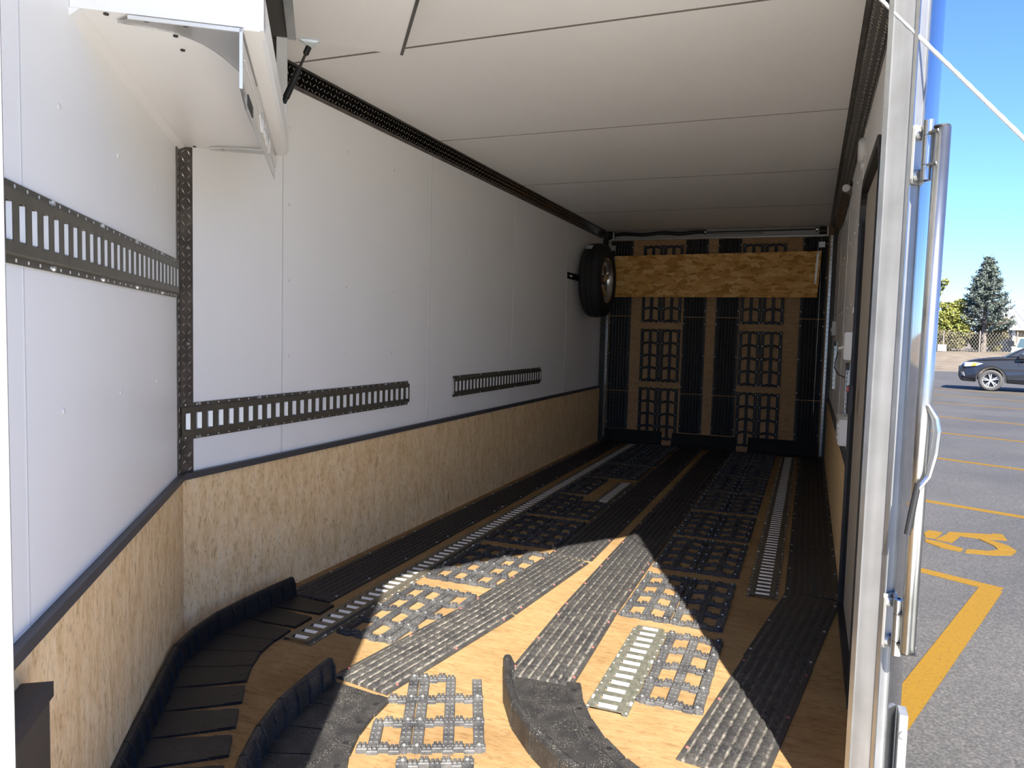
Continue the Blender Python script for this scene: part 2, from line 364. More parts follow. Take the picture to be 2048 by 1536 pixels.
def strip(name, pts, mat=YELLOW, z=GZ + 0.004):
    return MB().prism(pts, GZ - 0.002, z)
def line_poly(a, b, w):
    a = Vector(a); b = Vector(b); d = (b - a).normalized(); q = Vector((-d.y, d.x)) * w / 2
    return [tuple(a + q), tuple(b + q), tuple(b - q), tuple(a - q)]
PL = [((1.2, 4.62), (3.10, 3.47), 'nearest yellow bay line on the asphalt meeting the wide stripe')]
lines = [((2.40, 6.49), (5.4, 5.08)), ((2.6, 9.83), (6.3, 7.83)), ((2.9, 13.22), (7.6, 10.61)), ((3.2, 16.52), (8.6, 13.41)), ((3.6, 20.5), (10.0, 17.8)), ((3.9, 24.1), (11.0, 20.2)), ((4.2, 27.4), (11.8, 24.0))]
u_ = Vector((0.91, -0.41)).normalized()
o = obj('parking_line', MB().prism([(2.30, 3.86), (3.013, 3.444), (3.111, 3.414), (3.147, 3.49), (2.30, 3.95)], GZ - 0.002, GZ + 0.004), YELLOW)
tag(o, 'nearest thin yellow bay line on the asphalt, joined to the wide stripe', 'road marking', 'thin yellow bay lines')
for i, (a, b) in enumerate(lines):
    o = obj('parking_line', MB().prism(line_poly(a, b, 0.10), GZ - 0.002, GZ + 0.004), YELLOW)
    tag(o, 'thin yellow bay line on the asphalt, %s one beyond the painted stencil' % ORD[i], 'road marking', 'thin yellow bay lines')
d_ = Vector((2.765, 2.744)) - Vector((3.013, 3.444)); d_.normalize()
p0 = Vector((3.013, 3.46)); p1 = Vector((3.125, 3.41))
o = obj('parking_stripe', MB().prism([tuple(p0), tuple(p0 + d_ * 3.2), tuple(p1 + d_ * 3.2), tuple(p1)], GZ - 0.002, GZ + 0.005), YELLOW)
tag(o, 'wide diagonal yellow stripe painted on the asphalt beside the trailer', 'road marking')
st = thing('stencil_symbol', 'broken yellow stencil symbol painted on the asphalt between bay lines', 'road marking', (3.1, 4.6, GZ))
for poly in ([(2.884, 4.82), (2.923, 4.906), (3.012, 4.869), (2.975, 4.76), (2.87, 4.78)], [(2.868, 4.77), (2.972, 4.745), (2.93, 4.635), (2.863, 4.649)],
             [(3.064, 4.919), (3.374, 4.99), (3.39, 5.034), (3.457, 5.034), (3.45, 4.842), (3.231, 4.80), (3.04, 4.845)],
             [(3.037, 4.83), (3.119, 4.79), (3.028, 4.552), (2.927, 4.605)],
             [(3.246, 4.79), (3.33, 4.79), (3.42, 4.66), (3.441, 4.534), (3.32, 4.514), (3.315, 4.61)],
             [(3.438, 4.504), (3.38, 4.38), (3.255, 4.311), (3.072, 4.293), (3.107, 4.406), (3.24, 4.42), (3.32, 4.495)],
             [(2.851, 4.581), (2.941, 4.537), (3.082, 4.407), (3.047, 4.307), (2.93, 4.36), (2.842, 4.487)]):
    obj('stencil_piece', MB().prism(poly, GZ - 0.002, GZ + 0.005), YELLOW, st)

# ------------------------------------------------------------------ trailer shell
outline = [(-0.06, 5.46), (-0.06, -0.03), (1.0, -1.49), (1.23, -1.46), (2.10, -0.21), (2.19, -0.13), (2.19, 5.46)]
struct('floor', MB().prism(outline, -0.10, 0.0), FLOOR_PLY)
ceil = struct('ceiling', MB().prism(outline, 2.094, 2.15), CEIL_GAP)
def cpanel(poly): obj('ceiling_panel', MB().prism(poly, H, 2.0945), CEIL, ceil)
gp = 0.0004
cpanel([(0.0, 0.53 - gp), (0.0, 0.0), (1.02, -1.40), (1.22, -1.40), (2.05, -0.2), (2.13, -0.1), (2.13, 0.53 - gp)])
ce = [0.53, 1.75, 2.985, 4.215, 5.33]
for a, b in zip(ce[:-1], ce[1:]): cpanel([(0, a + gp), (2.13, a + gp), (2.13, b - gp), (0, b - gp)])
for k, y in enumerate(ce[:-1]):
    w_ = 0.0055 if k == 0 else 0.0026
    obj('seam_strip', MB().box((0.03, y - w_, H - 0.0012), (2.07, y + w_, H + 0.001)), SEAM_DARK, ceil)
scr = MB()
for y in ce[:-1]:
    for q in (0.3, 0.9):
        for x in np.linspace(0.25, 1.9, 5): scr.cyl((x + 0.05 * q, y + q, H - 0.002), (x + 0.05 * q, y + q, H + 0.001), 0.005, n=6)
so = obj('panel_screws', scr, SCREW_WHITE, ceil); so['kind'] = 'stuff'

def wall_scr(fn, us, zs, parent):
    s = MB()
    for u in us:
        for z in zs: a, b = fn(u, z); s.cyl(a, b, 0.006, n=6)
    o = obj('panel_screws', s, SCREW_WHITE, parent); o['kind'] = 'stuff'

# left wall
wl = struct('wall_left', MB().box((-0.06, -0.03, 0), (-0.005, 5.46, 2.10)), WHITE_SEAM)
ed = [0.0] + EDGES + [5.335]
for a, b in zip(ed[:-1], ed[1:]):
    obj('wall_panel', MB().box((-0.006, a + 0.001, 0.55), (0.0, b - 0.001, 2.09)), WHITE, wl)
for y in EDGES: obj('seam_strip', MB().bbox((0, 0, 0), (0.009, 1.51, 0.0012), 0.0004), WHITE_SEAM, wl, local=True).matrix_basis = frame((0.0, y - 0.0045, 0.555), (0, 1, 0), (0, 0, 1), (1, 0, 0))
for a, b in ((0.0, 1.745), (1.745, 4.185), (4.185, 5.335)):
    obj('osb_panel', MB().box((-0.006, a + 0.0008, 0.0), (0.012, b - 0.0008, 0.545)), OSB_WALL, wl)
wall_scr(lambda u, z: ((-0.001, u, z), (0.002, u, z)), [0.56, 0.96, 1.36, 1.70, 2.2, 2.6, 3.0, 3.4, 3.8, 4.2, 4.6], [0.95, 1.25, 1.55, 1.85], wl)
# nose wall (front left)
wf = MB(); wf.oprism([(-0.05, 0), (1.79, 0), (1.79, 2.10), (-0.05, 2.10)], -0.06, -0.005, (0, 0, 0), (NT, UP, NN)); wf = struct('wall_front', wf, WHITE_SEAM)
for a, b in ((0.0, 1.33), (1.33, 1.79)):
    obj('wall_panel', MB().oprism([(a, 0.55), (b - 0.001, 0.55), (b - 0.001, 2.09), (a, 2.09)], -0.006, 0.0, (0, 0, 0), (NT, UP, NN)), WHITE, wf)
obj('seam_strip', MB().oprism([(1.327, 0.55), (1.333, 0.55), (1.333, 2.09), (1.327, 2.09)], 0, 0.0008, (0, 0, 0), (NT, UP, NN)), WHITE_SEAM, wf)
obj('osb_panel', MB().oprism([(0.008, 0.0), (1.76, 0.0), (1.76, 0.545), (0.008, 0.545)], -0.006, 0.012, (0, 0, 0), (NT, UP, NN)), OSB_WALL, wf)
wall_scr(lambda u, z: (npt(u, -0.001, z), npt(u, 0.002, z)), [0.35, 0.75, 1.15], [0.9, 1.45], wf)
# tip panel between nose wall and door frame
tp = MB(); tp.prism([(1.035, -1.42), (1.00, -1.49), (1.23, -1.46), (1.205, -1.40)], 0, 2.10); struct('wall_front_tip', tp, WHITE)
# front opening: header, jambs
def jp(s, m, z=0): p = JR - JD * s + JM * m; return Vector((p.x, p.y, z))
SP = (JR - JL).length
hd = MB(); ZH = 1.95
hp = [(-0.03, ZH), (-0.02, ZH)]
hp += [(0.03 - 0.03 * math.cos(t), ZH - 0.03 + 0.03 * math.sin(t)) for t in np.linspace(0, PI / 2, 5)][0:0]
R_ = 0.16
hp += [(0.0, ZH), (SP - R_, ZH)] + [(SP - R_ + R_ * math.sin(t), ZH - R_ + R_ * math.cos(t)) for t in np.linspace(0.15, PI / 2, 9)] + [(SP + 0.06, ZH - R_), (SP + 0.06, 2.10), (-0.03, 2.10)]
hd.oprism(hp, -0.055, 0.0, (JR.x, JR.y, 0), (-JD, UP, JM)); struct('wall_header', hd, WHITE)
def post(name, s0, s1, m0, m1, z0, z1, mat): return struct(name, MB().oprism([(s0, m0), (s1, m0), (s1, m1), (s0, m1)], z0, z1, (JR.x, JR.y, 0), (-JD, JM, UP)), mat)
post('trim_1', SP, SP + 0.05, -0.05, 0.05, -0.10, ZH - 0.02, ALU)
# right jamb: return face, raised bead, outer flange, rounded polished corner skin
jam = post('trim_2', -0.036, 0.0, -0.001, 0.056, -0.25, 2.10, ALU)
obj('bead', MB().oprism([(-0.002, 0.051), (0.0022, 0.051), (0.0022, 0.058), (-0.002, 0.058)], -0.25, 2.10, (JR.x, JR.y, 0), (-JD, JM, UP)), STEEL, jam)
obj('inner_lip', MB().oprism([(-0.001, -0.004), (0.002, -0.004), (0.002, 0.006), (-0.001, 0.006)], -0.02, 2.09, (JR.x, JR.y, 0), (-JD, JM, UP)), STEEL, jam)
obj('outer_bead', MB().oprism([(-0.039, 0.052), (-0.034, 0.052), (-0.034, 0.0595), (-0.039, 0.0595)], -0.25, 2.10, (JR.x, JR.y, 0), (-JD, JM, UP)), STEEL, jam)
sk = MB(); a = jp(-0.036, 0.050); arc = [(a.x, a.y)]
for t in np.linspace(0, 1, 9)[1:]:
    p0 = Vector((a.x, a.y)); p1 = Vector((2.158, -0.170)); p2 = Vector((2.180, -0.07)); arc.append(tuple(p0 * (1 - t) ** 2 + p1 * 2 * t * (1 - t) + p2 * t * t))
arc += [(2.190, 0.1), (2.190, 5.46)]; inn = [(2.187, 5.46), (2.187, 0.1), (2.176, -0.06), (2.150, -0.145), (a.x - 0.004, a.y + 0.004)]
sk.prism(arc + inn, -0.25, 2.15); so = struct('wall_skin', sk, SKIN)
struct('trim_3', MB().prism([(2.073, -0.200), (2.112, -0.225), (2.138, -0.185), (2.165, -0.06), (2.131, -0.06), (2.131, -0.115)], 0.0, 2.10), WHITE)

# right wall
wr = struct('wall_right', MB().box((2.136, 0.0, 0), (2.183, 5.46, 2.10)), WHITE_SEAM)
edr = [-0.12, 0.52, 1.745, 2.98, 4.21, 5.335]
for a, b in zip(edr[:-1], edr[1:]):
    obj('wall_panel', MB().box((2.13, a + 0.001, 0.55), (2.137, b - 0.001, 2.09)), WHITE, wr)
for y in (1.745, 2.98, 4.21): obj('seam_strip', MB().box((2.128, y - 0.008, 0.56), (2.1305, y + 0.008, 2.08)), WHITE_SEAM, wr)
for a, b in ((-0.12, 0.40), (1.335, 2.98), (2.98, 5.335)):
    obj('osb_panel', MB().box((2.118, a, 0.0), (2.137, b - 0.001, 0.545)), OSB_WALL, wr)
wall_scr(lambda u, z: ((2.132, u, z), (2.127, u, z)), [1.6, 1.9, 2.2, 2.6, 3.0, 3.4, 3.8, 4.2, 4.6], [0.85, 1.25, 1.6, 1.85], wr)
# wainscot cap rails
struct('trim_4', MB().box((0.0, 0.0, 0.540), (0.018, 5.335, 0.562)), TRIM_GREY)
struct('trim_5', MB().oprism([(0.0, 0.540), (1.76, 0.540), (1.76, 0.562), (0.0, 0.562)], 0.0, 0.018, (0, 0, 0), (NT, UP, NN)), TRIM_GREY)
t6 = struct('trim_6', MB().box((2.112, 1.345, 0.540), (2.13, 5.335, 0.562)), TRIM_GREY)
obj('near_cap', MB().box((2.112, -0.12, 0.540), (2.13, 0.40, 0.562)), TRIM_GREY, t6)

# diamond plate: lugs as real raised strips
def lugs(org, X, Y, Z, lx, ly, nx, rows, size=0.0095, th=0.0016):
    s = MB(); O = Vector(org); X, Y, Z = Vector(X), Vector(Y), Vector(Z)
    for i in range(nx):
        for r in range(rows):
            c = O + X * ((i + 0.5) * lx / nx) + Y * ((r + 0.5) * ly / rows); a = (PI / 4 if (i + r) % 2 else -PI / 4) + 0.1
            d = X * math.cos(a) + Y * math.sin(a); q = X * -math.sin(a) + Y * math.cos(a)
            s.add([c - d * size, c + q * size * 0.2, c + d * size, c - q * size * 0.2, c - d * size * 0.4 + Z * th, c + d * size * 0.4 + Z * th],
                  [(0, 4, 1), (1, 4, 5), (1, 5, 2), (2, 5, 3), (3, 5, 4), (3, 4, 0)])
    return s
def cove(name, pts, lx, side):   # pts: wall point, ceiling point (x,z) ; runs along y
    (x0, z0), (x1, z1) = pts; s = 1 if side == 'l' else -1
    b = MB(); b.prism([(x0, z0), (x1, z1), (x1 + s * 0.0, z1 + 0.006), (x0 - s * 0.002, z0 + 0.004)], 0, 1)
    b = MB(); q = [(x0, z0), (x1, z1), (x1, z1 + 0.008), (x0 - s * 0.001, z1 + 0.008)]
    b.oprism(q, 0.06, lx, (0, 0, 0), ((1, 0, 0), (0, 0, 1), (0, 1, 0)))
    o = struct(name, b, TREAD)
    d = Vector((x1 - x0, 0, z1 - z0)); ln = d.length; d.normalize(); nz = Vector((d.z * s, 0, -d.x * s))
    if nz.z > 0: nz = -nz
    l = obj('tread_lugs', lugs(Vector((x0, 0.07, z0)) + nz * 0.0003, (0, 1, 0), d, nz, lx - 0.08, ln, int((lx - 0.08) / 0.0235), 3), LUG, o); l['kind'] = 'stuff'
    # flanges on the wall and on the ceiling, and a few screws
    f = MB(); xw = 0.0 if side == 'l' else 2.13
    f.box((min(xw, xw + s * 0.003), 0.06, z0 - 0.014), (max(xw, xw + s * 0.003), lx, z0 + 0.002)); obj('wall_flange', f, TREAD_POST, o)
    f = MB(); f.box((min(x1, x1 + s * 0.016), 0.06, H - 0.0025), (max(x1, x1 + s * 0.016), lx, H + 0.001)); obj('ceiling_flange', f, TREAD_POST, o)
    return o
cove('trim_7', ((0.002, 2.022), (0.030, 2.082)), 5.30, 'l')
cove('trim_8', ((2.128, 2.005), (2.072, 2.082)), 5.30, 'r')
# corner post of diamond plate
cp = struct('trim_9', MB().box((-0.001, 0.002, 0.555), (0.003, 0.058, 2.08)), TREAD_POST)
l = obj('tread_lugs', lugs((0.0032, 0.004, 0.56), (0, 0, 1), (0, 1, 0), (1, 0, 0), 1.5, 0.05, 58, 2, 0.0105, 0.0022), LUG, cp); l['kind'] = 'stuff'
obj('nose_flange', MB().oprism([(0.0, 0.555), (0.045, 0.555), (0.045, 2.08), (0.0, 2.08)], 0.0, 0.003, (0, 0, 0), (NT, UP, NN)), TREAD_POST, cp)
l = obj('nose_lugs', lugs(npt(0.004, 0.0032, 0.56), UP, NT, NN, 1.5, 0.038, 58, 1, 0.0105, 0.0022), LUG, cp); l['kind'] = 'stuff'
s = MB()
for z in (0.62, 1.0, 1.32): s.cyl((0.002, 0.035, z), (0.008, 0.035, z), 0.006, 0.004, n=8)
obj('screws', s, SCREW, cp)['kind'] = 'stuff'

# ------------------------------------------------------------------ rear ramp wall
wrr = struct('wall_rear', MB().box((-0.06, 5.40, 0), (2.19, 5.46, 2.10)), REAR_PLY)
for x0, x1 in ((0.0, 0.052), (2.098, 2.13)):
    struct('trim_10' if x0 == 0 else 'trim_11', MB().box((x0, 5.335, 0), (x1, 5.40, 2.094)), DARK_STEEL)
for x0, nm in ((0.054, 'trim_12'), (2.074, 'trim_13')):
    t = struct(nm, MB().box((x0, 5.352, 0.02), (x0 + 0.020, 5.385, 2.0)), STEEL)
    h = MB()
    for k in range(48): h.cyl((x0 + 0.010, 5.3525, 0.1 + k * 0.04), (x0 + 0.010, 5.3512, 0.1 + k * 0.04), 0.004, n=6)
    obj('slot_holes', h, BLACK, t)['kind'] = 'stuff'

# ------------------------------------------------------------------ ribbed traction mats
MW = 0.214
def mat_mesh(ln, key={}):
    k = round(ln, 3)
    if k in key: return key[k]
    prof = [(0, 0.001), (0.001, 0.006), (0.012, 0.007)]
    n = 6; p = (MW - 0.036) / n
    for i in range(n):
        x = 0.018 + i * p
        prof += [(x, 0.007), (x + p * 0.28, 0.013), (x + p * 0.5, 0.0145), (x + p * 0.72, 0.013)]
    prof += [(MW - 0.018, 0.007), (MW - 0.012, 0.007), (MW - 0.001, 0.006), (MW, 0.001)]
    m = MB(); ny = max(8, int(ln / 0.013)); vs = []
    for j in range(ny + 1):
        y = ln * j / ny; wob = 0.0022 * math.sin(j * PI / 1.5 + 0.4); hz = 0.0022 * (j % 3 == 0)
        for i, (x, z) in enumerate(prof):
            r = z > 0.0105
            vs.append((x + (wob if r else 0), y, z - (hz if r else 0) if 0 < j < ny else z * (0.8 if r else 1)))
    w = len(prof); fs = [(j * w + i, j * w + i + 1, (j + 1) * w + i + 1, (j + 1) * w + i) for j in range(ny) for i in range(w - 1)]
    fs += [tuple(range(w))[::-1], tuple(range(ny * w, ny * w + w))]
    fs += [(j * w, (j + 1) * w, (j + 1) * w + w - 1, j * w + w - 1) for j in range(ny)]
    m.add(vs, fs)
    me = m.mesh('ribbed_mat'); me.materials.append(RUBBER_RIB)
    sc = MB()
    for x in (0.010, MW - 0.010):
        for y in ([0.06, ln / 2, ln - 0.06] if ln > 0.4 else [0.06]): sc.cyl((x, y, 0.005), (x, y, 0.0100), 0.0052, 0.004, n=8)
    sm = {}
    for mt in (SCREW, SCREW_RED):
        q = sc.mesh('screws'); q.materials.append(mt); sm[mt.name] = q
    key[k] = (me, sm); return key[k]
def put_mat(ln, mtx, label, group, red=False):
    me, sm = mat_mesh(ln)
    e = thing('traction_mat', label, 'floor mat', group=group, mat4=mtx)
    obj('ribbed_sheet', me, None, e); s = obj('screws', sm[(SCREW_RED if red else SCREW).name], None, e); s['kind'] = 'stuff'
def floor_m(x, y, a=0.0, z=0.0): return Matrix.Translation((x, y, z)) @ Matrix.Rotation(a, 4, 'Z')
ML = 0.737
G = 'ribbed rubber mats along the left wall'
put_mat(0.235, floor_m(0.058, 0.472), 'short cut piece of ribbed mat beside the end of the outer curved guide', G)
for k in range(6):
    put_mat(ML - 0.004 if k < 6 else 0.2, floor_m(0.058, 0.709 + k * ML), 'black ribbed mat lying along the left wall, %s full one from the curved guide' % ORD[k], G)
put_mat(0.19, floor_m(0.058, 0.709 + 6 * ML), 'short ribbed mat by the left wall at the rear flap', G)
G = 'ribbed rubber mats in the centre left row'
put_mat(ML - 0.003, floor_m(0.646, -0.046 + 0.012, -math.atan2(0.113, 0.728)), 'dusty ribbed mat angled away from the middle curved guide, sunlit', G, True)
put_mat(ML - 0.003, floor_m(0.757, 0.700, -math.atan2(0.075, 0.735)), 'second dusty angled ribbed mat, its far corner touching the straight centre left row', G, True)
for k in range(5): put_mat(ML - 0.004, floor_m(0.835, 1.447 + k * ML), 'straight ribbed mat left of the bare centre strip, %s from the front' % ORD[k], G, k == 0)
put_mat(0.185, floor_m(0.835, 1.447 + 5 * ML), 'short ribbed mat left of the bare centre strip at the rear flap', G)
G = 'ribbed rubber mats in the centre right row'
put_mat(0.60, floor_m(1.123, 0.197, 0.030), 'dusty sunlit ribbed mat at the end of the right curved guide', G, True)
put_mat(0.645, floor_m(1.103, 0.797, 0.004), 'dusty sunlit ribbed mat right of the bare plywood wedge, second in its row', G, True)
for k in range(5): put_mat(ML - 0.004, floor_m(1.100, 1.447 + k * ML), 'straight ribbed mat right of the bare centre strip, %s from the front' % ORD[k], G, k == 0)
put_mat(0.185, floor_m(1.100, 1.447 + 5 * ML), 'short ribbed mat right of the bare centre strip at the rear flap', G)
G = 'ribbed rubber mats along the right wall'
aR = -math.atan2(0.108, 0.71)
put_mat(ML - 0.004, floor_m(1.690, -0.048, aR), 'angled ribbed mat on the right, half sunlit, nearest the door frame', G, True)
put_mat(ML - 0.012, floor_m(1.795, 0.668, aR), 'angled ribbed mat on the right in the shade below the side door', G)
for k in range(5): put_mat(ML - 0.004, floor_m(1.904, 1.378 + k * ML), 'straight ribbed mat along the right wall, %s from the bend' % ORD[k], G)
put_mat(0.25, floor_m(1.904, 1.378 + 5 * ML), 'short ribbed mat by the right wall at the rear flap', G)
def rear_m(x, z, y=5.399): return frame((x, y, z), (1, 0, 0), (0, 0, 1), (0, -1, 0))
rows = ['lower', 'middle', 'upper']
for cx, nm in ((0.078, 'far left'), (0.800, 'left of centre'), (1.104, 'right of centre'), (1.846, 'far right')):
    for r, (z, ln) in enumerate(((0.14, 0.375), (0.523, ML - 0.006), (1.262, ML - 0.006))):
        put_mat(ln, rear_m(cx, z), 'dark ribbed mat on the rear ramp, %s column, %s of three' % (nm, rows[r]), 'ribbed mats on the closed rear ramp')

# ------------------------------------------------------------------ lattice grid mats
GW, GL = 0.190, 0.545
CX = [0.016, 0.095, 0.174]; CY = [0.018 + i * (GL - 0.036) / 4 for i in range(5)]
def grid_mesh(keep=None, key=None):
    m = MB(); bw = 0.0145
    K = keep or (lambda x, y: True)
    for y in CY:                       # cross bars from lugged links
        nl = 7; lw = GW / nl
        for i in range(nl):
            x = (i + 0.5) * lw
            if not K(x, y): continue
            up = i % 2 == 0
            oy = 0.004 if up else -0.003
            m.bbox((x - lw * 0.52, y - 0.0115 + oy, 0), (x + lw * 0.52, y + 0.0115 + oy, 0.013 if up else 0.010), 0.002)
            m.bbox((x - lw * 0.36, y - 0.008 + oy, 0.009), (x - lw * 0.05, y + 0.013 + oy, 0.0185 if up else 0.016), 0.0015)
            m.bbox((x + lw * 0.05, y - 0.008 + oy, 0.009), (x + lw * 0.36, y + 0.013 + oy, 0.0185 if up else 0.016), 0.0015)
    for x in CX:                       # long bars with knobbed tops
        for j in range(4):
            y0, y1 = CY[j] + 0.008, CY[j + 1] - 0.008; yc = (y0 + y1) / 2
            if not K(x, yc): continue
            m.bbox((x - bw, y0, 0), (x + bw, y1, 0.011), 0.002)
            for kx in (-0.007, 0.007):
                for ky in range(4): yy = y0 + (y1 - y0) * (0.2 + 0.2 * ky); m.bbox((x + kx - 0.004, yy - 0.006, 0.010), (x + kx + 0.004, yy + 0.006, 0.0132), 0.001)
    for x in (CX[0], CX[2]):
        for y in CY:
            if K(x, y): m.cyl((x, y, 0.0), (x, y, 0.0175), 0.0125, 0.011, n=10)
    me = m.mesh('grid_lattice'); me.materials.append(PLASTIC_GRID)
    s = MB()
    for x in (CX[0], CX[2]):
        for y in CY:
            if K(x, y): s.cyl((x, y, 0.016), (x, y, 0.0195), 0.0048, 0.004, n=7)
    sm = s.mesh('screws'); sm.materials.append(SCREW); return me, sm
GRID = grid_mesh()
def put_grid(mtx, label, group, meshes=None):
    me, sm = meshes or GRID
    e = thing('lattice_mat', label, 'floor mat', group=group, mat4=mtx)
    obj('lattice', me, None, e); s = obj('screws', sm, None, e); s['kind'] = 'stuff'
G = 'black lattice mats in the left track bed'
ly = [0.238, 0.892, 1.545, 2.19, 2.84, 3.49, 4.14, 4.74]
lx = [0.462, 0.458, 0.448, 0.440, 0.434, 0.432, 0.430, 0.430]
def cutdiag(x0, y0, slope, off):   # keep what lies left of the diagonal mat edge
    return grid_mesh(lambda x, y: (x0 + x) < off + slope * (y0 + y))
for k in range(8):
    put_grid(floor_m(lx[k], ly[k]), 'lattice mat beside the long left rail, %s row from the front, left half' % ORD[k], G)
    xr = lx[k] + 0.194
    lab = 'lattice mat left of the centre ribbed mats, %s row from the front, right half' % ORD[k]
    if k == 0: put_grid(floor_m(xr, ly[k]), 'lattice mat trimmed to a wedge beside the first angled ribbed mat', G, cutdiag(xr, ly[k], 0.155, 0.650))
    elif k == 1: put_grid(floor_m(xr, ly[k]), 'lattice mat trimmed along the second angled ribbed mat, partly sunlit', G, cutdiag(xr, ly[k], 0.102, 0.686))
    elif k == 3: put_grid(floor_m(xr, ly[k]), 'shortened lattice mat of three rows in front of the far short anchor rail', G, grid_mesh(lambda x, y: y < 0.42))
    elif k == 4: continue
    else: put_grid(floor_m(xr, ly[k]), lab, G)
G = 'black lattice mats in the right track bed'
ry = [0.832, 1.487, 2.12, 2.775, 3.41, 4.06, 4.70]
for k in range(7):
    put_grid(floor_m(1.325, ry[k]), 'lattice mat right of the centre ribbed mats, %s row from the front, left half' % ORD[k], G)
    put_grid(floor_m(1.519, ry[k]), 'lattice mat beside the long right rail, %s row from the front, right half' % ORD[k], G)
put_grid(floor_m(1.532, 0.196), 'single lattice mat lying against the near short anchor rail in the sun', G)
G = 'black lattice mats between the curved guides'
aB = 0.443
def gb(ox, oy): return Matrix.Translation((ox, oy, 0)) @ Matrix.Rotation(aB, 4, 'Z')
put_grid(gb(1.071, -0.308), 'cut lattice mat between the curved guides, right half with stepped top', G, grid_mesh(lambda x, y: (y < 0.30) or (y < 0.36 and (x < 0.11 or x > 0.16)) or (y < 0.44 and x < 0.11)))
put_grid(gb(0.899, -0.389), 'cut lattice mat between the curved guides, left half with jagged edge', G, grid_mesh(lambda x, y: (x > 0.052 and y < 0.03) or (y < 0.16 and x > 0.07) or (y < 0.29 and x > 0.12 ) or (y < 0.44 and x > 0.158)))
put_grid(gb(1.290, -0.84), 'lattice mat corner at the bottom edge of the picture below the curved guides', G)
G = 'black lattice mats on the closed rear ramp'
for col, (x, nm) in enumerate(((0.397, 'first'), (0.592, 'second'), (1.326, 'third'), (1.522, 'fourth'))):
    for r, (z, keep) in enumerate(((0.045, None), (0.618, None), (1.198, None), (1.425, 1))):
        mt = rear_m(x, z) @ Matrix.Diagonal((1, 0.955, 1, 1))
        if keep: put_grid(mt, 'lattice mat on the rear ramp showing above the hanging board, %s column from left' % nm, G, grid_mesh(lambda x, y: y > 0.37))
        else: put_grid(mt, 'lattice mat on the rear ramp, %s column from left, %s of three' % (nm, rows[r]), G)

# ------------------------------------------------------------------ slotted anchor rails
def rail_parts(n, ln=None, off=0.0254):
    P = 0.0508; ln = ln or n * P; m = MB(); hw, tw, sw, sl, h, th = 0.0622, 0.0475, 0.0130, 0.030, 0.0125, 0.0022
    for s in (-1, 1):
        a, b = sorted((s * 0.050, s * hw)); m.box((0, a, 0), (ln, b, th))
        q = [(s * 0.0505, 0.0005), (s * 0.0505, th), (s * tw, h), (s * (tw - 0.002), h - th)]
        m.oprism(q, 0, ln, (0, 0, 0), ((0, 1, 0), (0, 0, 1), (1, 0, 0)))
        a, b = sorted((s * sl, s * tw)); m.box((0, a, h - th), (ln, b, h))
    xs = [off + i * P for i in range(n)]; prev = 0.0
    for x in xs:
        m.box((prev, -sl, h - th), (x - sw, sl, h)); prev = x + sw
    m.box((prev, -sl, h - th), (ln, sl, h))
    t = MB()
    for x in xs:
        t.add([(x + sw, -sl + 0.002, h - 0.0012), (x + sw, sl - 0.002, h - 0.0012), (x + 0.0008, sl - 0.003, 0.0035), (x + 0.0008, -sl + 0.003, 0.0035),
               (x + sw, -sl + 0.002, h - 0.003), (x + sw, sl - 0.002, h - 0.003), (x + 0.0014, sl - 0.003, 0.002), (x + 0.0014, -sl + 0.003, 0.002)],
              [(0, 1, 2, 3), (7, 6, 5, 4), (0, 4, 5, 1), (1, 5, 6, 2), (2, 6, 7, 3), (3, 7, 4, 0)])
    r = MB()
    for i, x in enumerate(xs):
        for s in (-1, 1): r.cyl((x, s * 0.0562, th - 0.0005), (x, s * 0.0562, th + 0.0006), 0.0032, n=6)
    sc = MB()
    for i in range(1, n, 6):
        for s in (-1, 1): sc.cyl((xs[i] + 0.012, s * 0.0562, th), (xs[i] + 0.012, s * 0.0562, th + 0.004), 0.006, 0.0045, n=8)
    return m, t, r, sc
def put_rail(n, mtx, label, mat=OLIVE, ln=None, off=0.0254, hole=SCREW_WHITE):
    m, t, r, sc = rail_parts(n, ln, off)
    e = thing('anchor_rail', label, 'tie-down rail', group=None, mat4=mtx)
    obj('rail_body', m, mat, e, local=True); obj('slot_tabs', t, TAB, e, local=True)['kind'] = 'stuff'
    obj('flange_holes', r, hole, e, local=True)['kind'] = 'stuff'; obj('screws', sc, SCREW, e, local=True)['kind'] = 'stuff'
    return e
def rail_floor(x, y): return frame((x, y, 0.0), (0, 1, 0), (-1, 0, 0), (0, 0, 1))
put_rail(101, rail_floor(0.386, 0.122), 'long slotted steel rail in the floor beside the left ribbed mats')
put_rail(77, rail_floor(1.818, 1.285), 'long slotted steel rail in the floor beside the right ribbed mats')
put_rail(13, rail_floor(1.466, 0.104), 'short dirty slotted steel rail on the sunlit floor near the front', ZINC_DIRTY, 0.648, 0.019)
put_rail(13, rail_floor(0.775, 2.668), 'short slotted steel rail on the shaded floor beside a shortened lattice mat', OLIVE, 0.648, 0.019)
def rail_left(y, z): return frame((0.0025, y, z), (0, 1, 0), (0, 0, 1), (1, 0, 0))
put_rail(30, rail_left(-0.004, 0.737), 'dark slotted steel rail on the left wall starting at the corner post')
put_rail(30, rail_left(2.052, 0.739), 'dark slotted steel rail on the left wall, far one of the two', hole=OLIVE)
o = npt(1.60, 0.0025, 1.213); put_rail(30, frame(o, -NT, UP, NN), 'slotted steel rail on the angled nose wall above the lower wainscot')

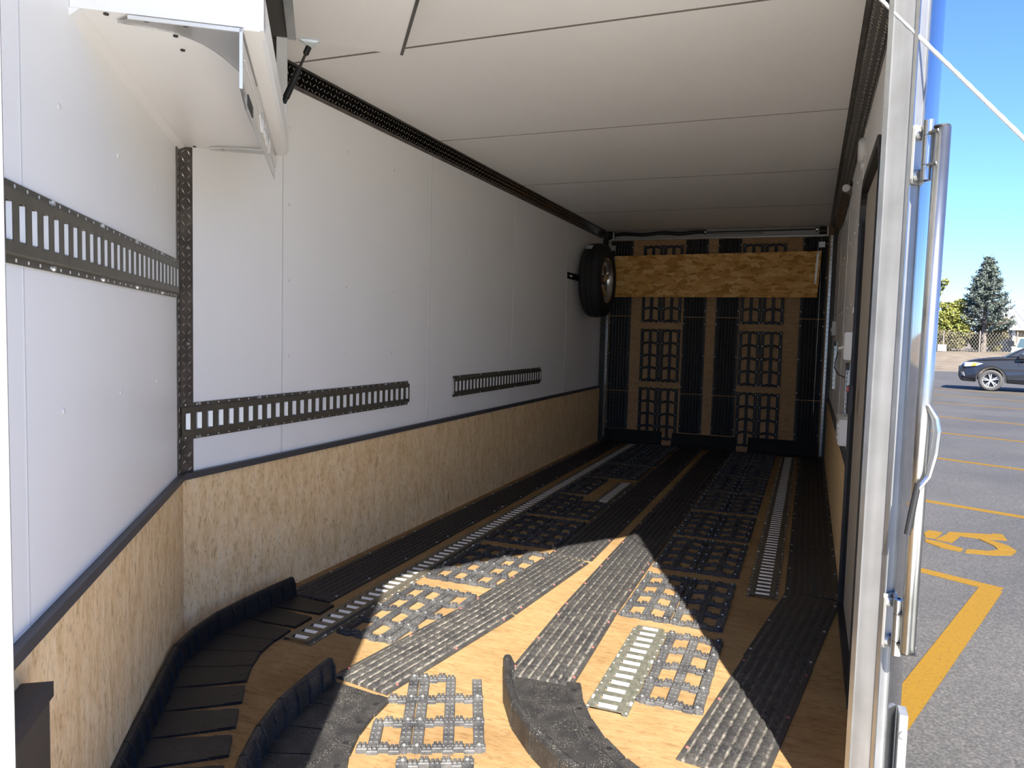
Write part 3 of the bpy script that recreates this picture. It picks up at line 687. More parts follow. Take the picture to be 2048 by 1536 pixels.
# ------------------------------------------------------------------ curved guides
def guide(name, label, base, tips, rail_h=0.078, side=1, extra=0):
    b = [Vector((x, y, 0)) for x, y in base]
    t = [(Vector((a[0], a[1], 0)), Vector((c[0], c[1], 0))) for a, c in tips]
    root = thing(name, label, 'curved guide', tuple(b[len(b) // 2]), 'moulded black curved guides on the floor')
    for i in range(len(b) - 1):
        p, q = b[i], b[i + 1]; ta, tb = t[i]; e = (q - p).normalized(); nrm = Vector((-e.y, e.x, 0))
        if nrm.dot((ta + tb) / 2 - p) < 0: nrm = -nrm
        out = -nrm; gap = 0.0015
        p2, q2 = p + e * gap, q - e * gap
        m = MB(); th = 0.007
        m.prism([(p2.x, p2.y), (ta.x, ta.y), (tb.x, tb.y), (q2.x, q2.y)], 0.0005, th)
        # raised end pad of the finger
        k = 0.78; pa, pb = p2.lerp(ta, k), q2.lerp(tb, k); ta2, tb2 = ta + (pa - ta) * 0.05, tb + (pb - tb) * 0.05
        m.prism([(pa.x, pa.y), (ta2.x, ta2.y), (tb2.x, tb2.y), (pb.x, pb.y)], th - 0.001, th + 0.0022)
        # upstanding rail with rounded top
        ln = (q2 - p2).length; prof = [(0.004, 0.0), (0.0, th), (-0.003, 0.03), (-0.006, rail_h - 0.010), (-0.011, rail_h - 0.002), (-0.019, rail_h), (-0.027, rail_h - 0.004), (-0.031, rail_h - 0.014), (-0.031, 0.0)]
        m.oprism(prof, 0, ln, p2, (nrm, UP, e))
        # vertical rib in mid segment and bead at the joint
        for f, w in ((0.5, 0.005), (0.02, 0.004)):
            c = p2 + e * ln * f
            m.oprism([(0.006, 0.0), (0.005, 0.05), (-0.006, rail_h - 0.006), (-0.012, rail_h), (-0.012, 0.0)], -w, w, c, (nrm, UP, e))
        sg = obj('segment', m, RUBBER, root)
        mid = (pa + pb + ta2 + tb2) / 4; hcyl = MB(); hcyl.cyl(mid + Vector((0, 0, th + 0.0015)), mid + Vector((0, 0, th + 0.0030)), 0.0085, n=14)
        obj('bolt_hole', hcyl, BLACK, sg)
    return root
ob = [(0.106, 0.477), (0.103, 0.345), (0.104, 0.207), (0.115, 0.068), (0.147, -0.067), (0.195, -0.185), (0.275, -0.297), (0.354, -0.410)]
ot = [((0.31, 0.448), (0.313, 0.355)), ((0.31, 0.312), (0.311, 0.215)), ((0.313, 0.189), (0.323, 0.096)), ((0.321, 0.092), (0.342, 0.005)), ((0.343, 0.001), (0.384, -0.086)), ((0.387, -0.092), (0.438, -0.173)), ((0.456, -0.200), (0.514, -0.279))]
for k in range(4): ob.append((ob[-1][0] + 0.079, ob[-1][1] - 0.113)); ot.append(((ot[-1][0][0] + 0.079, ot[-1][0][1] - 0.113), (ot[-1][1][0] + 0.078, ot[-1][1][1] - 0.110)))
guide('curved_guide', 'black curved guide following the left wall, with wide fingers, in shade', ob, ot)
mb_ = [(0.675, -0.065), (0.688, -0.197), (0.706, -0.326), (0.745, -0.453), (0.800, -0.570), (0.872, -0.680)]
mt_ = [((0.885, -0.091), (0.892, -0.182)), ((0.890, -0.189), (0.907, -0.280)), ((0.909, -0.289), (0.939, -0.374)), ((0.940, -0.382), (0.985, -0.462)), ((0.988, -0.468), (1.04, -0.54))]
guide('curved_guide', 'dusty black curved guide in the middle, half in sun, ending at an angled ribbed mat', mb_, mt_)
rb_ = [(1.150, 0.189), (1.205, 0.058), (1.277, -0.062), (1.368, -0.163), (1.47, -0.25), (1.585, -0.325)]
rt_ = [((1.356, 0.233), (1.391, 0.140)), ((1.394, 0.134), (1.441, 0.049)), ((1.446, 0.044), (1.500, -0.030)), ((1.508, -0.034), (1.572, -0.100)), ((1.58, -0.105), (1.66, -0.165))]
guide('curved_guide', 'dusty black curved guide on the right, fully sunlit, bending towards the opening', rb_, rt_)

# ------------------------------------------------------------------ overhead cabinet on the nose wall
CT0, CT1, CD, CZ0, CZ1 = -0.02, 1.086, 0.307, 1.650, 2.03
cab = thing('overhead_cabinet', 'white overhead cabinet on the angled nose wall with its lid raised', 'cabinet', (0.3, -0.3, CZ0))
AX = (NT, NN, UP)
def cbx(name, t0, t1, n0, n1, z0, z1, mat, parent=cab):
    return obj(name, MB().oprism([(t0, n0), (t1, n0), (t1, n1), (t0, n1)], z0, z1, (0, 0, 0), AX), mat, parent)
cbx('bottom_panel', CT0, CT1, 0.001, CD, CZ0, CZ0 + 0.012, WHITE)
cbx('back_panel', CT0 + 0.012, CT1 - 0.012, 0.004, 0.016, CZ0, CZ1, GREY_DARK)
cbx('end_panel', CT1 - 0.012, CT1, 0.001, CD, CZ0 + 0.012, CZ1, WHITE)
cbx('end_panel', CT0, CT0 + 0.012, 0.016, CD + 0.033, CZ0 + 0.012, CZ1, WHITE)
cbx('top_panel', CT0, CT1, 0.004, CD + 0.036, CZ1, CZ1 + 0.012, WHITE)
cbx('inner_dark_sheet', CT0 + 0.012, CT0 + 0.016, 0.02, CD, CZ0 + 0.014, CZ1, GREY_DARK)  # dark sheet added on the far end for a dark interior
# folded front rail: wide sloped lip
fr = MB(); fr.oprism([(CD, CZ0 - 0.004), (CD + 0.030, CZ0 - 0.004), (CD + 0.038, CZ0 + 0.010), (CD + 0.038, CZ0 + 0.075), (CD + 0.026, CZ0 + 0.075), (CD, CZ0 + 0.02)], CT0, CT1 - 0.002, (0, 0, 0), (NN, UP, NT)); obj('front_rail', fr, WHITE, cab)
cbx('front_stile', CT1 - 0.05, CT1, CD, CD + 0.038, CZ0 - 0.002, CZ1, WHITE)
cbx('front_stile', CT0, CT0 + 0.035, CD, CD + 0.034, CZ0 + 0.005, CZ1, WHITE)
cbx('top_dark_sheet', CT0 + 0.012, CT1 - 0.012, 0.016, CD + 0.034, CZ1 - 0.004, CZ1, GREY_DARK)  # dark sheet added under the top to make the inside read dark
# caulk bead along the wall joints
obj('caulk_bead', MB().oprism([(0.0, CZ0 - 0.016), (0.018, CZ0 - 0.0005), (0.0, CZ0 - 0.0005)], CT0, CT1, (0, 0, 0), (NN, UP, NT)), WHITE, cab)
s = MB()
for tt in (0.92, 1.0): s.cyl(npt(tt, CD * 0.55, CZ0 - 0.003), npt(tt, CD * 0.55, CZ0 + 0.001), 0.005, n=8)
for nn in (0.06, 0.13, 0.2): s.cyl(npt(1.075, nn, CZ0 - 0.003), npt(1.075, nn, CZ0 + 0.001), 0.005, n=8)
for nn in (0.05, 0.14): s.cyl(npt(0.0, nn, CZ0 - 0.003), npt(0.0, nn, CZ0 + 0.001), 0.005, n=8)
obj('screws', s, DARK_STEEL, cab)['kind'] = 'stuff'
LZ = 2.003
lid = cbx('lid', 0.05, CT1, 0.372, 0.720, LZ, LZ + 0.014, CEIL)
cbx('lid_edge', 0.05, CT1, 0.712, 0.722, LZ - 0.003, LZ + 0.014, TREAD_POST, lid)
cbx('hinge_leaf', 0.06, CT1 - 0.03, 0.345, 0.372, LZ + 0.002, LZ + 0.012, STEEL)
la = MB(); la.cyl(npt(0.75, 0.67, LZ - 0.025), npt(0.75, 0.67, LZ), 0.016, 0.018, n=14); la.obox(npt(0.75, 0.67, LZ - 0.03), (NT, NN, UP), (-0.006, -0.03, -0.006), (0.006, 0.006, 0.006)); obj('latch_knob', la, STEEL, lid)
sa, sb = npt(0.10, 0.335, 1.79), npt(0.09, 0.412, 1.978)
mid = sa.lerp(sb, 0.55)
gs = MB(); gs.tube([sa, sa.lerp(sb, 0.08), sa.lerp(sb, 0.09), sa.lerp(sb, 0.60), sa.lerp(sb, 0.605)], [0.008, 0.008, 0.0105, 0.0105, 0.004], 12)
gst = obj('gas_strut', gs, BLACK, cab, smooth=False)
r_ = MB(); r_.tube([sa.lerp(sb, 0.6), sa.lerp(sb, 0.9)], 0.0042, 10); obj('strut_rod', r_, DARK_STEEL, gst)
r_ = MB(); r_.tube([sa.lerp(sb, 0.86), sa.lerp(sb, 0.88), sb], [0.007, 0.0095, 0.0095], 10); obj('strut_socket', r_, BLACK, gst)
bk = MB(); bk.oprism([(-0.032, LZ - 0.0005), (0.032, LZ - 0.0005), (0.032, LZ - 0.005), (0.024, LZ - 0.007), (0.006, LZ - 0.030), (-0.006, LZ - 0.030), (-0.024, LZ - 0.007), (-0.032, LZ - 0.005)], -0.002, 0.002, npt(0.09, 0.415), (NN, UP, NT))
bk.obox(npt(0.09, 0.415, LZ), (NN, NT, UP), (-0.034, -0.012, -0.005), (0.034, 0.012, -0.0002)); obj('strut_bracket', bk, ZINC_BLUE, cab)
# clear acrylic rack hanging below the front rail
rk = thing('acrylic_rack', 'clear acrylic hanging rack with etched lettering under the overhead cabinet', 'rack', tuple(npt(0.5, CD, CZ0 - 0.1)))
pz = CZ0 - 0.006; pn = CD - 0.006
pan = [(CT1 + 0.0, pz), (CT1 + 0.0, pz - 0.112), (0.985, pz - 0.125), (0.02, pz - 0.085), (0.0, pz - 0.075), (-0.05, pz - 0.02), (-0.05, pz)]
rp = obj('rack_panel', MB().oprism(pan, pn, pn + 0.004, (0, 0, 0), (NT, UP, NN)), CLEAR, rk)
fl_ = [(CT1, CD), (CT1, 0.10)] + [(CT1 - 0.03 - 0.035 * k - 0.26 * k ** 4, 0.075 + 0.215 * k ** 0.9) for k in np.linspace(0, 1, 12)] + [(CT1 - 0.34, CD)]
obj('rack_flange', MB().oprism(fl_, pz - 0.003, pz + 0.003, (0, 0, 0), AX), CLEAR, rk)
obj('rack_flange', MB().oprism([(0.0, CD), (0.0, 0.10), (0.022, 0.10), (0.05, 0.2), (0.06, CD)], pz - 0.003, pz + 0.003, (0, 0, 0), AX), CLEAR, rk)
ee = MB(); ee.oprism([(CT1 - 0.001, 0.10), (CT1 + 0.003, 0.10), (CT1 + 0.003, CD), (CT1 - 0.001, CD)], pz - 0.004, pz + 0.003, (0, 0, 0), AX)
ee.oprism([(CT1 - 0.001, pn - 0.001), (CT1 + 0.003, pn - 0.001), (CT1 + 0.003, pn + 0.005), (CT1 - 0.001, pn + 0.005)], pz - 0.112, pz + 0.003, (0, 0, 0), AX); obj('edge_highlight', ee, TAB, rk)  # white strip drawn as the highlight along the acrylic edge
obj('black_label', MB().oprism([(0.86, pz - 0.108), (0.97, pz - 0.112), (0.97, pz - 0.088), (0.86, pz - 0.085)], pn + 0.0035, pn + 0.0055, (0, 0, 0), (NT, UP, NN)), BLACK, rk)
cu = bpy.data.curves.new('lettering', 'FONT'); cu.body = 'LEGEND'; cu.size = 0.080; cu.extrude = 0.0012; cu.shear = 0.35
tmp = bpy.data.objects.new('tmp_text', cu); COL.objects.link(tmp); bpy.context.view_layer.update()
me = bpy.data.meshes.new_from_object(tmp.evaluated_get(bpy.context.evaluated_depsgraph_get())); bpy.data.objects.remove(tmp)
me.materials.clear(); me.materials.append(ETCH)
lt = obj('etched_lettering', me, ETCH, rk); lt.matrix_basis = Matrix.Translation(-Vector(rk.location)) @ frame(npt(0.60, pn + 0.0046, pz - 0.072), -NT, UP, NN)
for t0, z0, t1, z1 in ((1.05, -0.045, 0.66, -0.045), (0.66, -0.045, 0.62, -0.078), (0.28, -0.05, 0.03, -0.05), (0.03, -0.05, 0.012, -0.072)):
    a = npt(t0, pn + 0.0045, pz + z0); b2 = npt(t1, pn + 0.0045, pz + z1); obj('etched_line', MB().tube([a, b2], 0.0016, 6), ETCH, rk)

# ------------------------------------------------------------------ dark box in the nose tip
bx = thing('battery_box', 'dark brown box with black lid in the nose corner at lower left', 'box', tuple(npt(1.55, 0.06, 0)))
obj('body', MB().oprism([(1.415, 0.013), (1.70, 0.013), (1.70, 0.054), (1.415, 0.054)], 0.0, 0.478, (0, 0, 0), AX), BOX_SIDE, bx)
obj('lid', MB().oprism([(1.408, 0.013), (1.705, 0.013), (1.705, 0.058), (1.408, 0.058)], 0.478, 0.502, (0, 0, 0), AX), BOX_TOP, bx)

# ------------------------------------------------------------------ side door in the right wall
dr = struct('door_1', MB().box((2.124, 0.46, 0.03), (2.1295, 1.27, 1.62)), BEIGE_DOOR)
R1 = 0.13; y0, y1, z0, z1 = 0.42, 1.31, 0.0, 1.665
def ring(y0, y1, z0, z1, r):
    p = [(y0, z0), (y1, z0)]
    p += [(y1 - r + r * math.cos(t), z1 - r + r * math.sin(t)) for t in np.linspace(0, PI / 2, 7)]
    p += [(y0 + r - r * math.sin(t), z1 - r + r * math.cos(t)) for t in np.linspace(0, PI / 2, 7)]
    return p
ro, ri = ring(y0, y1, z0, z1, R1), ring(y0 + 0.032, y1 - 0.032, z0 + 0.03, z1 - 0.032, R1 - 0.03)
fm = MB(); n = len(ro); vs_ = []
for x in (2.129, 2.103): vs_ += [(x, a, b) for a, b in ro] + [(x, a, b) for a, b in ri]
fs_ = []
for i in range(n):
    j = (i + 1) % n
    fs_ += [(i, j, n + j, n + i), (2 * n + i, 3 * n + i, 3 * n + j, 2 * n + j), (i, 2 * n + i, 2 * n + j, j), (n + i, n + j, 3 * n + j, 3 * n + i)]
fm.add(vs_, fs_); obj('door_frame', fm, BLACK, dr)
obj('inner_gasket', MB().box((2.112, 1.262, 0.03), (2.128, 1.280, 1.52)), BLACK_MATTE, dr)
lk = obj('door_latch', MB().bbox((0, 0, 0), (0.105, 0.05, 0.018), 0.004), BLACK, dr, local=True); lk.matrix_basis = frame((2.104, 1.06, 0.80), (0, 0, 1), (0, 1, 0), (-1, 0, 0))
rl = obj('lock_mark', MB().box((2.083, 1.052, 0.885), (2.089, 1.061, 0.903)), RED, dr)

# ------------------------------------------------------------------ fittings on the right wall
def bxs(name, label, cat, x0, x1, y0, y1, z0, z1, extra=None):
    t = thing(name, label, cat, (x1, (y0 + y1) / 2, z0))
    b = obj('housing', MB().bbox((0, 0, 0), (y1 - y0, z1 - z0, x1 - x0), 0.006), PLASTIC_WHITE, t, local=True)
    b.matrix_basis = Matrix.Translation((0, -(y1 - y0) / 2, 0)) @ frame((0, 0, 0), (0, 1, 0), (0, 0, 1), (-1, 0, 0)) if False else frame((0, (y1 - y0) / 2, 0), (0, -1, 0), (0, 0, 1), (-1, 0, 0))
    return t
t = bxs('control_box', 'white plastic control box with side lever on the right wall above the rail strip', 'box', 2.088, 2.130, 1.66, 1.90, 0.985, 1.105)
lv = MB(); lv.tube([(2.088, 1.70, 1.040), (2.074, 1.69, 1.036), (2.068, 1.69, 1.034)], [0.006, 0.006, 0.004], 8); obj('lever', lv, PLASTIC_WHITE, t)
t = bxs('power_box', 'white plastic box with hinged cover low on the right wall by the side door', 'box', 2.083, 2.130, 1.62, 1.90, 0.612, 0.726)
hg = MB()
for z in (0.64, 0.665, 0.69): hg.box((2.079, 1.63, z), (2.084, 1.66, z + 0.016))
obj('hinge', hg, PLASTIC_WHITE, t)
t = thing('switch_plate', 'small white switch plate on the right wall above the control box', 'switch', (2.13, 1.5, 1.17))
obj('plate', MB().box((2.112, 1.46, 1.150), (2.130, 1.56, 1.245)), PLASTIC_WHITE, t); obj('rocker', MB().box((2.107, 1.48, 1.185), (2.113, 1.52, 1.205)), PLASTIC_WHITE, t)
t = thing('switch_plate', 'white wall fitting far along the right wall near the rear post', 'switch', (2.13, 4.6, 1.17))
obj('plate', MB().box((2.105, 4.55, 1.11), (2.130, 4.75, 1.22)), PLASTIC_WHITE, t); obj('rocker', MB().box((2.098, 4.6, 1.14), (2.106, 4.66, 1.17)), PLASTIC_WHITE, t)
for (ya, za, zb, lab) in ((1.80, 0.735, 0.965, 'vertical slotted steel strip on the right wall between two white boxes'), (3.95, 0.72, 1.06, 'vertical slotted steel strip farther along the right wall')):
    t = thing('slotted_strip', lab, 'wall strip', (2.13, ya, za))
    xx = 2.108 if ya < 2 else 2.112
    obj('strip', MB().box((xx, ya, za), (2.130, ya + 0.05, zb)), STEEL, t)
    h = MB()
    for k in range(9): h.box((xx + 0.004, ya - 0.0008, za + 0.02 + k * (zb - za - 0.05) / 9), (xx + 0.007, ya + 0.001, za + 0.035 + k * (zb - za - 0.05) / 9))
    obj('slots', h, DARK_STEEL, t)['kind'] = 'stuff'
    obj('top_catch', MB().box((xx - 0.002, ya - 0.004, zb - 0.03), (xx + 0.014, ya + 0.02, zb + 0.004)), DARK_STEEL, t)
wv = MB(); wv.tube([(2.105, 2.9, 1.00), (2.085, 2.6, 0.955), (2.075, 2.3, 0.925), (2.085, 2.0, 0.905), (2.106, 1.85, 0.90)], 0.003, 6)
tag(obj('black_cable', wv, BLACK), 'thin black cable drooping between the two slotted strips on the right wall', 'cable')
lb = thing('light_bar', 'dark metal light bar with round white end under the right ceiling edge', 'light', (2.10, 3.6, 1.94))
b_ = MB(); b_.oprism([(2.078, 1.925), (2.122, 1.905), (2.126, 1.945), (2.100, 1.968), (2.080, 1.955)], 2.85, 4.30, (0, 0, 0), ((1, 0, 0), (0, 0, 1), (0, 1, 0))); obj('housing', b_, TREAD_POST, lb)
e_ = MB(); e_.cyl((2.098, 2.838, 1.943), (2.098, 2.852, 1.943), 0.021, n=18); obj('end_cap', e_, PLASTIC_WHITE, lb)
p_ = MB(); p_.cyl((2.124, 2.80, 1.945), (2.124, 2.80, 1.972), 0.007, n=10); obj('pull_switch', p_, BLACK, lb)
wl_ = thing('wall_lamp', 'pale oval lamp high on the right wall above the side door', 'light', (2.13, 1.75, 1.86))
e_ = MB(); e_.lathe([(2.130, 0.001), (2.130, 0.055), (2.112, 0.052), (2.104, 0.040), (2.102, 0.001)], 'x', 20, (0, 1.75, 1.90)); obj('lens', e_, PLASTIC_WHITE, wl_, smooth=True)
e_ = MB(); e_.cyl((2.130, 1.75, 1.835), (2.117, 1.75, 1.835), 0.013, n=12); obj('button', e_, PLASTIC_WHITE, wl_)

# ------------------------------------------------------------------ rear header, spring and board
hdr = thing('ramp_spring_assembly', 'ramp spring shaft with black hose sleeve under the ceiling at the rear', 'ramp spring', (1.06, 5.36, 2.0))
obj('back_plate', MB().box((0.09, 5.388, 2.008), (2.04, 5.399, 2.088)), GREY_PLATE, hdr)
obj('lower_bar', MB().box((0.075, 5.335, 1.994), (2.05, 5.352, 2.006)), STEEL, hdr)
pts = [(0.115 + 0.87 * k / 20, 5.36, 2.051 + 0.006 * math.sin(k * 0.75) + 0.004 * (k / 20)) for k in range(21)]
obj('black_sleeve', MB().tube(pts, 0.018, 10), BLACK, hdr, smooth=True)
obj('shaft', MB().tube([(0.98, 5.36, 2.056), (1.95, 5.36, 2.058)], 0.0055, 8), DARK_STEEL, hdr)
obj('lower_cable', MB().tube([(0.98, 5.34, 2.040), (1.25, 5.34, 2.036), (1.5, 5.34, 2.036)], 0.0025, 6), BLACK, hdr)
for x in (0.985, 1.955): obj('collar', MB().cyl((x - 0.008, 5.36, 2.056), (x + 0.008, 5.36, 2.056), 0.022, n=14), STEEL, hdr)
obj('cable_drum', MB().cyl((1.975, 5.36, 2.045), (2.035, 5.36, 2.045), 0.034, n=18), DARK_STEEL, hdr)
obj('cable_drum', MB().cyl((0.05, 5.36, 2.045), (0.095, 5.36, 2.045), 0.034, n=18), DARK_STEEL, hdr)
for x0, x1 in ((0.098, 0.112), (2.042, 2.052)): obj('end_bracket', MB().box((x0, 5.33, 2.0), (x1, 5.39, 2.082)), STEEL, hdr)
for x in (1.998, 0.078): obj('lift_cable', MB().tube([(x, 5.352, 2.04), (x + (0.008 if x > 1 else 0.0), 5.345, 1.60), (x + (0.008 if x > 1 else 0), 5.345, 0.4)], 0.0018, 5), STEEL, hdr)
for x0, x1 in ((0.080, 0.130), (1.972, 2.030)):
    o = thing('latch_plate', 'small perforated steel latch plate at the %s top of the rear ramp' % ('left' if x0 < 1 else 'right'), 'bracket', ((x0 + x1) / 2, 5.35, 1.9))
    obj('plate', MB().box((x0, 5.340, 1.895), (x1, 5.348, 1.945)), STEEL, o)
    obj('hook', MB().tube([(x0 + (0.045 if x0 < 1 else 0.004), 5.338, 1.94), (x0 + (0.045 if x0 < 1 else 0.004), 5.338, 1.86)], 0.0035, 6), STEEL, o)
br = thing('hanging_board', 'long golden particle board hanging across the rear ramp', 'board', (1.05, 5.33, 1.44))
bp_ = MB(); bp_.oprism([(0.112, 1.442), (1.985, 1.448), (2.005, 1.862), (0.128, 1.840)], 5.318, 5.332, (0, 0, 0), ((1, 0, 0), (0, 0, 1), (0, 1, 0))); obj('board', bp_, OSB_BOARD, br)
obj('end_strap', MB().oprism([(1.955, 1.575), (1.972, 1.575), (1.985, 1.852), (1.966, 1.852)], 5.314, 5.3185, (0, 0, 0), ((1, 0, 0), (0, 0, 1), (0, 1, 0))), TAB, br)
obj('end_strap', MB().oprism([(0.116, 1.56), (0.127, 1.56), (0.134, 1.832), (0.122, 1.832)], 5.314, 5.3185, (0, 0, 0), ((1, 0, 0), (0, 0, 1), (0, 1, 0))), STEEL, br)
s = MB()
for x, z in ((1.962, 1.59), (1.975, 1.84)): s.cyl((x, 5.3145, z), (x, 5.3125, z), 0.005, n=8)
obj('rivets', s, DARK_STEEL, br)['kind'] = 'stuff'
for x0, x1, h, nm in ((0.055, 0.640, 0.135, 'left'), (0.742, 1.345, 0.130, 'middle'), (1.452, 2.062, 0.140, 'right')):
    f = MB(); f.oprism([(5.335, 0.001), (5.385, 0.001), (5.397, h), (5.384, h)], x0, x1, (0, 0, 0), ((0, 1, 0), (0, 0, 1), (1, 0, 0)))
    f.box((x0, 5.27, 0.016), (x1, 5.345, 0.021))
    tag(obj('transition_flap', f, BLACK_MATTE), 'black rubber flap along the foot of the rear ramp, %s of three' % nm, 'rubber flap', 'rubber flaps at the rear ramp')

# ------------------------------------------------------------------ spare wheel on the left wall
TC = Vector((0.0, 4.80, 1.555)); TR = 0.325
sp = thing('spare_wheel', 'spare wheel with alloy rim hung on the left wall near the rear', 'wheel', (0.022, 4.68, 1.555))
prof = [(0.03, 0.20), (0.022, 0.235), (0.022, 0.285), (0.035, 0.312), (0.055, TR), (0.085, TR + 0.003), (0.088, TR - 0.006), (0.094, TR - 0.006), (0.097, TR + 0.004), (0.13, TR + 0.005), (0.133, TR - 0.006), (0.139, TR - 0.006), (0.142, TR + 0.004), (0.17, TR + 0.002), (0.20, 0.312), (0.215, 0.285), (0.215, 0.235), (0.205, 0.20)]
obj('tyre', MB().lathe(prof, 'x', 56, (0, 0, 0)), TYRE, sp, smooth=True, local=True)
rim = obj('rim', MB().lathe([(0.205, 0.197), (0.207, 0.203), (0.200, 0.203), (0.16, 0.186), (0.06, 0.18), (0.06, 0.172), (0.16, 0.176), (0.195, 0.188)], 'x', 48), RIM, sp, smooth=True, local=True)
for k in range(5):
    a = 2 * PI * k / 5 + 0.3; d = Vector((0, math.cos(a), math.sin(a))); q = Vector((0, -math.sin(a), math.cos(a)))
    m = MB(); m.add([d * 0.03 + q * 0.022 + Vector((0.15, 0, 0)), d * 0.03 - q * 0.022 + Vector((0.15, 0, 0)), d * 0.18 - q * 0.030 + Vector((0.175, 0, 0)), d * 0.18 + q * 0.030 + Vector((0.175, 0, 0)),
                     d * 0.03 + q * 0.022 + Vector((0.12, 0, 0)), d * 0.03 - q * 0.022 + Vector((0.12, 0, 0)), d * 0.18 - q * 0.030 + Vector((0.15, 0, 0)), d * 0.18 + q * 0.030 + Vector((0.15, 0, 0))],
                    [(0, 1, 2, 3), (7, 6, 5, 4), (0, 4, 5, 1), (1, 5, 6, 2), (2, 6, 7, 3), (3, 7, 4, 0)])
    obj('spoke', m, RIM, sp, local=True)
    n_ = MB(); p = d * 0.055; n_.cyl(p + Vector((0.15, 0, 0)), p + Vector((0.175, 0, 0)), 0.008, n=6); obj('lug_nut', n_, SCREW, sp, local=True)
obj('hub', MB().cyl((0.04, 0, 0), (0.165, 0, 0), 0.042, 0.036, n=20), DARK_STEEL, sp, local=True)
lbm = MB()
for a0 in (0.0,):
    vs_ = []; ang = [2.02, 2.13, 2.24]
    for x in (0.05, 0.11):
        for a in ang: vs_.append((x, (TR + 0.0085) * math.cos(a), (TR + 0.0085) * math.sin(a)))
    lbm.add(vs_, [(0, 1, 4, 3), (1, 2, 5, 4)])
obj('paper_label', lbm, PLASTIC_WHITE, sp, local=True)
tm = thing('wheel_mount', 'black steel arm on the left wall carrying the spare wheel', 'bracket', (0.0, 4.5, 1.56))
obj('wall_arm', MB().box((0.001, 4.20, 1.538), (0.010, 5.05, 1.592)), BLACK, tm); obj('stub', MB().cyl((0.01, 4.68, 1.555), (0.07, 4.68, 1.555), 0.03, n=14), BLACK, tm)
obj('bolts', MB().cyl((0.009, 4.25, 1.565), (0.018, 4.25, 1.565), 0.007, n=8).cyl((0.009, 4.29, 1.563), (0.018, 4.29, 1.563), 0.008, n=8), TAB, tm)['kind'] = 'stuff'

# ------------------------------------------------------------------ door lock rod, hinges, handle on the right jamb
rod = thing('lock_rod', 'tall galvanised lock rod on the right door frame with two hinge brackets', 'lock rod', (2.19, -0.30, 0.45))
RX, RY = 2.160, -0.285
obj('rod', MB().cyl((RX - 0.002, RY, 0.462), (RX + 0.002, RY, 1.468), 0.0138, n=24), STEEL, rod, smooth=True)
for z in (0.4605, 1.4695): obj('rod_cap', MB().cyl((RX, RY, z - 0.0015), (RX, RY, z + 0.0015), 0.0141, n=20), DARK_STEEL, rod)
for zc in (1.432, 0.502):
    p = jp(-0.018, 0.0585, zc); HZ = 0.056
    plate = [(-0.020, -HZ), (0.014, -HZ), (0.020, -HZ + 0.008), (0.020, HZ - 0.008), (0.014, HZ), (-0.020, HZ)]
    hb = obj('hinge_plate', MB().oprism(plate, 0.0, 0.004, p, (-JD, UP, JM)), HINGE, rod)
    for dz in (-0.040, 0.040):
        q = p - JD * 0.006 + Vector((0, 0, dz)); obj('bolt', MB().cyl(q + JM * 0.004, q + JM * 0.009, 0.0105, 0.008, n=14), HINGE, hb)
    bc = Vector((2.142, -0.262, zc))
    for a, b3 in ((-HZ, -0.028), (0.028, HZ)):
        kn = MB(); kn.cyl(bc + Vector((0, 0, a)), bc + Vector((0, 0, b3)), 0.0105, n=18); obj('knuckle', kn, STEEL, rod)
        s0 = p - JD * -0.010 + JM * 0.002
        wb = MB(); d = (bc - Vector((s0.x, s0.y, zc))); d.z = 0; ln = d.length; d.normalize(); pr = Vector((-d.y, d.x, 0))
        wb.obox((s0.x, s0.y, zc), (d, pr, UP), (0, -0.003, a), (ln, 0.003, b3)); obj('leaf', wb, HINGE, rod)
    kn = MB(); kn.cyl(bc + Vector((0, 0, -0.027)), bc + Vector((0, 0, 0.027)), 0.0108, n=18)
    d = Vector((RX, RY, zc)) - bc; ln = d.length; d.normalize(); pr = Vector((-d.y, d.x, 0))
    kn.obox(bc, (d, pr, UP), (0, -0.003, -0.03), (ln, 0.003, 0.03)); obj('knuckle', kn, STEEL, rod)
    for dz in (-0.030, 0.030): obj('gusset', MB().oprism([(0.008, -0.010), (ln + 0.004, -0.014), (ln + 0.004, 0.014), (0.008, 0.010)], dz - 0.002, dz + 0.002, bc, (d, pr, UP)), STEEL, rod)
hn = obj('handle', MB().tube([(RX + 0.004, RY - 0.016, 0.95), (RX + 0.018, RY - 0.018, 0.925), (RX + 0.022, RY - 0.02, 0.90), (RX + 0.020, RY - 0.02, 0.86), (RX + 0.012, RY - 0.018, 0.815), (RX - 0.004, RY - 0.018, 0.79)], [0.004, 0.006, 0.007, 0.007, 0.006, 0.006], 8), STEEL, rod)
obj('handle_grip', MB().tube([(RX - 0.004, RY - 0.0185, 0.80), (RX - 0.012, RY - 0.0185, 0.74), (RX - 0.017, RY - 0.0185, 0.70)], [0.006, 0.0065, 0.006], 10), BLACK, rod)
lp = thing('latch_bracket', 'grey latch bracket low on the outer corner of the right door frame', 'bracket', (2.17, -0.2, 0.05))
obj('plate', MB().box((2.166, -0.175, 0.02), (2.182, -0.13, 0.285)), ALU, lp); obj('bolt', MB().cyl((2.174, -0.175, 0.245), (2.174, -0.183, 0.245), 0.007, n=10), STEEL, lp)
# support rope of the ramp
ra, rb2 = Vector((1.990, -0.150, 1.838)), Vector((3.32, -1.06, -0.08))
rp_ = MB(); K = 160; rp_.tube([ra.lerp(rb2, k / K) for k in range(K + 1)], [0.0034 + 0.0006 * (k % 2) for k in range(K + 1)], 7)
tag(obj('ramp_rope', rp_, ROPE), 'thin white rope stretched from the top of the door frame across the sky', 'rope')
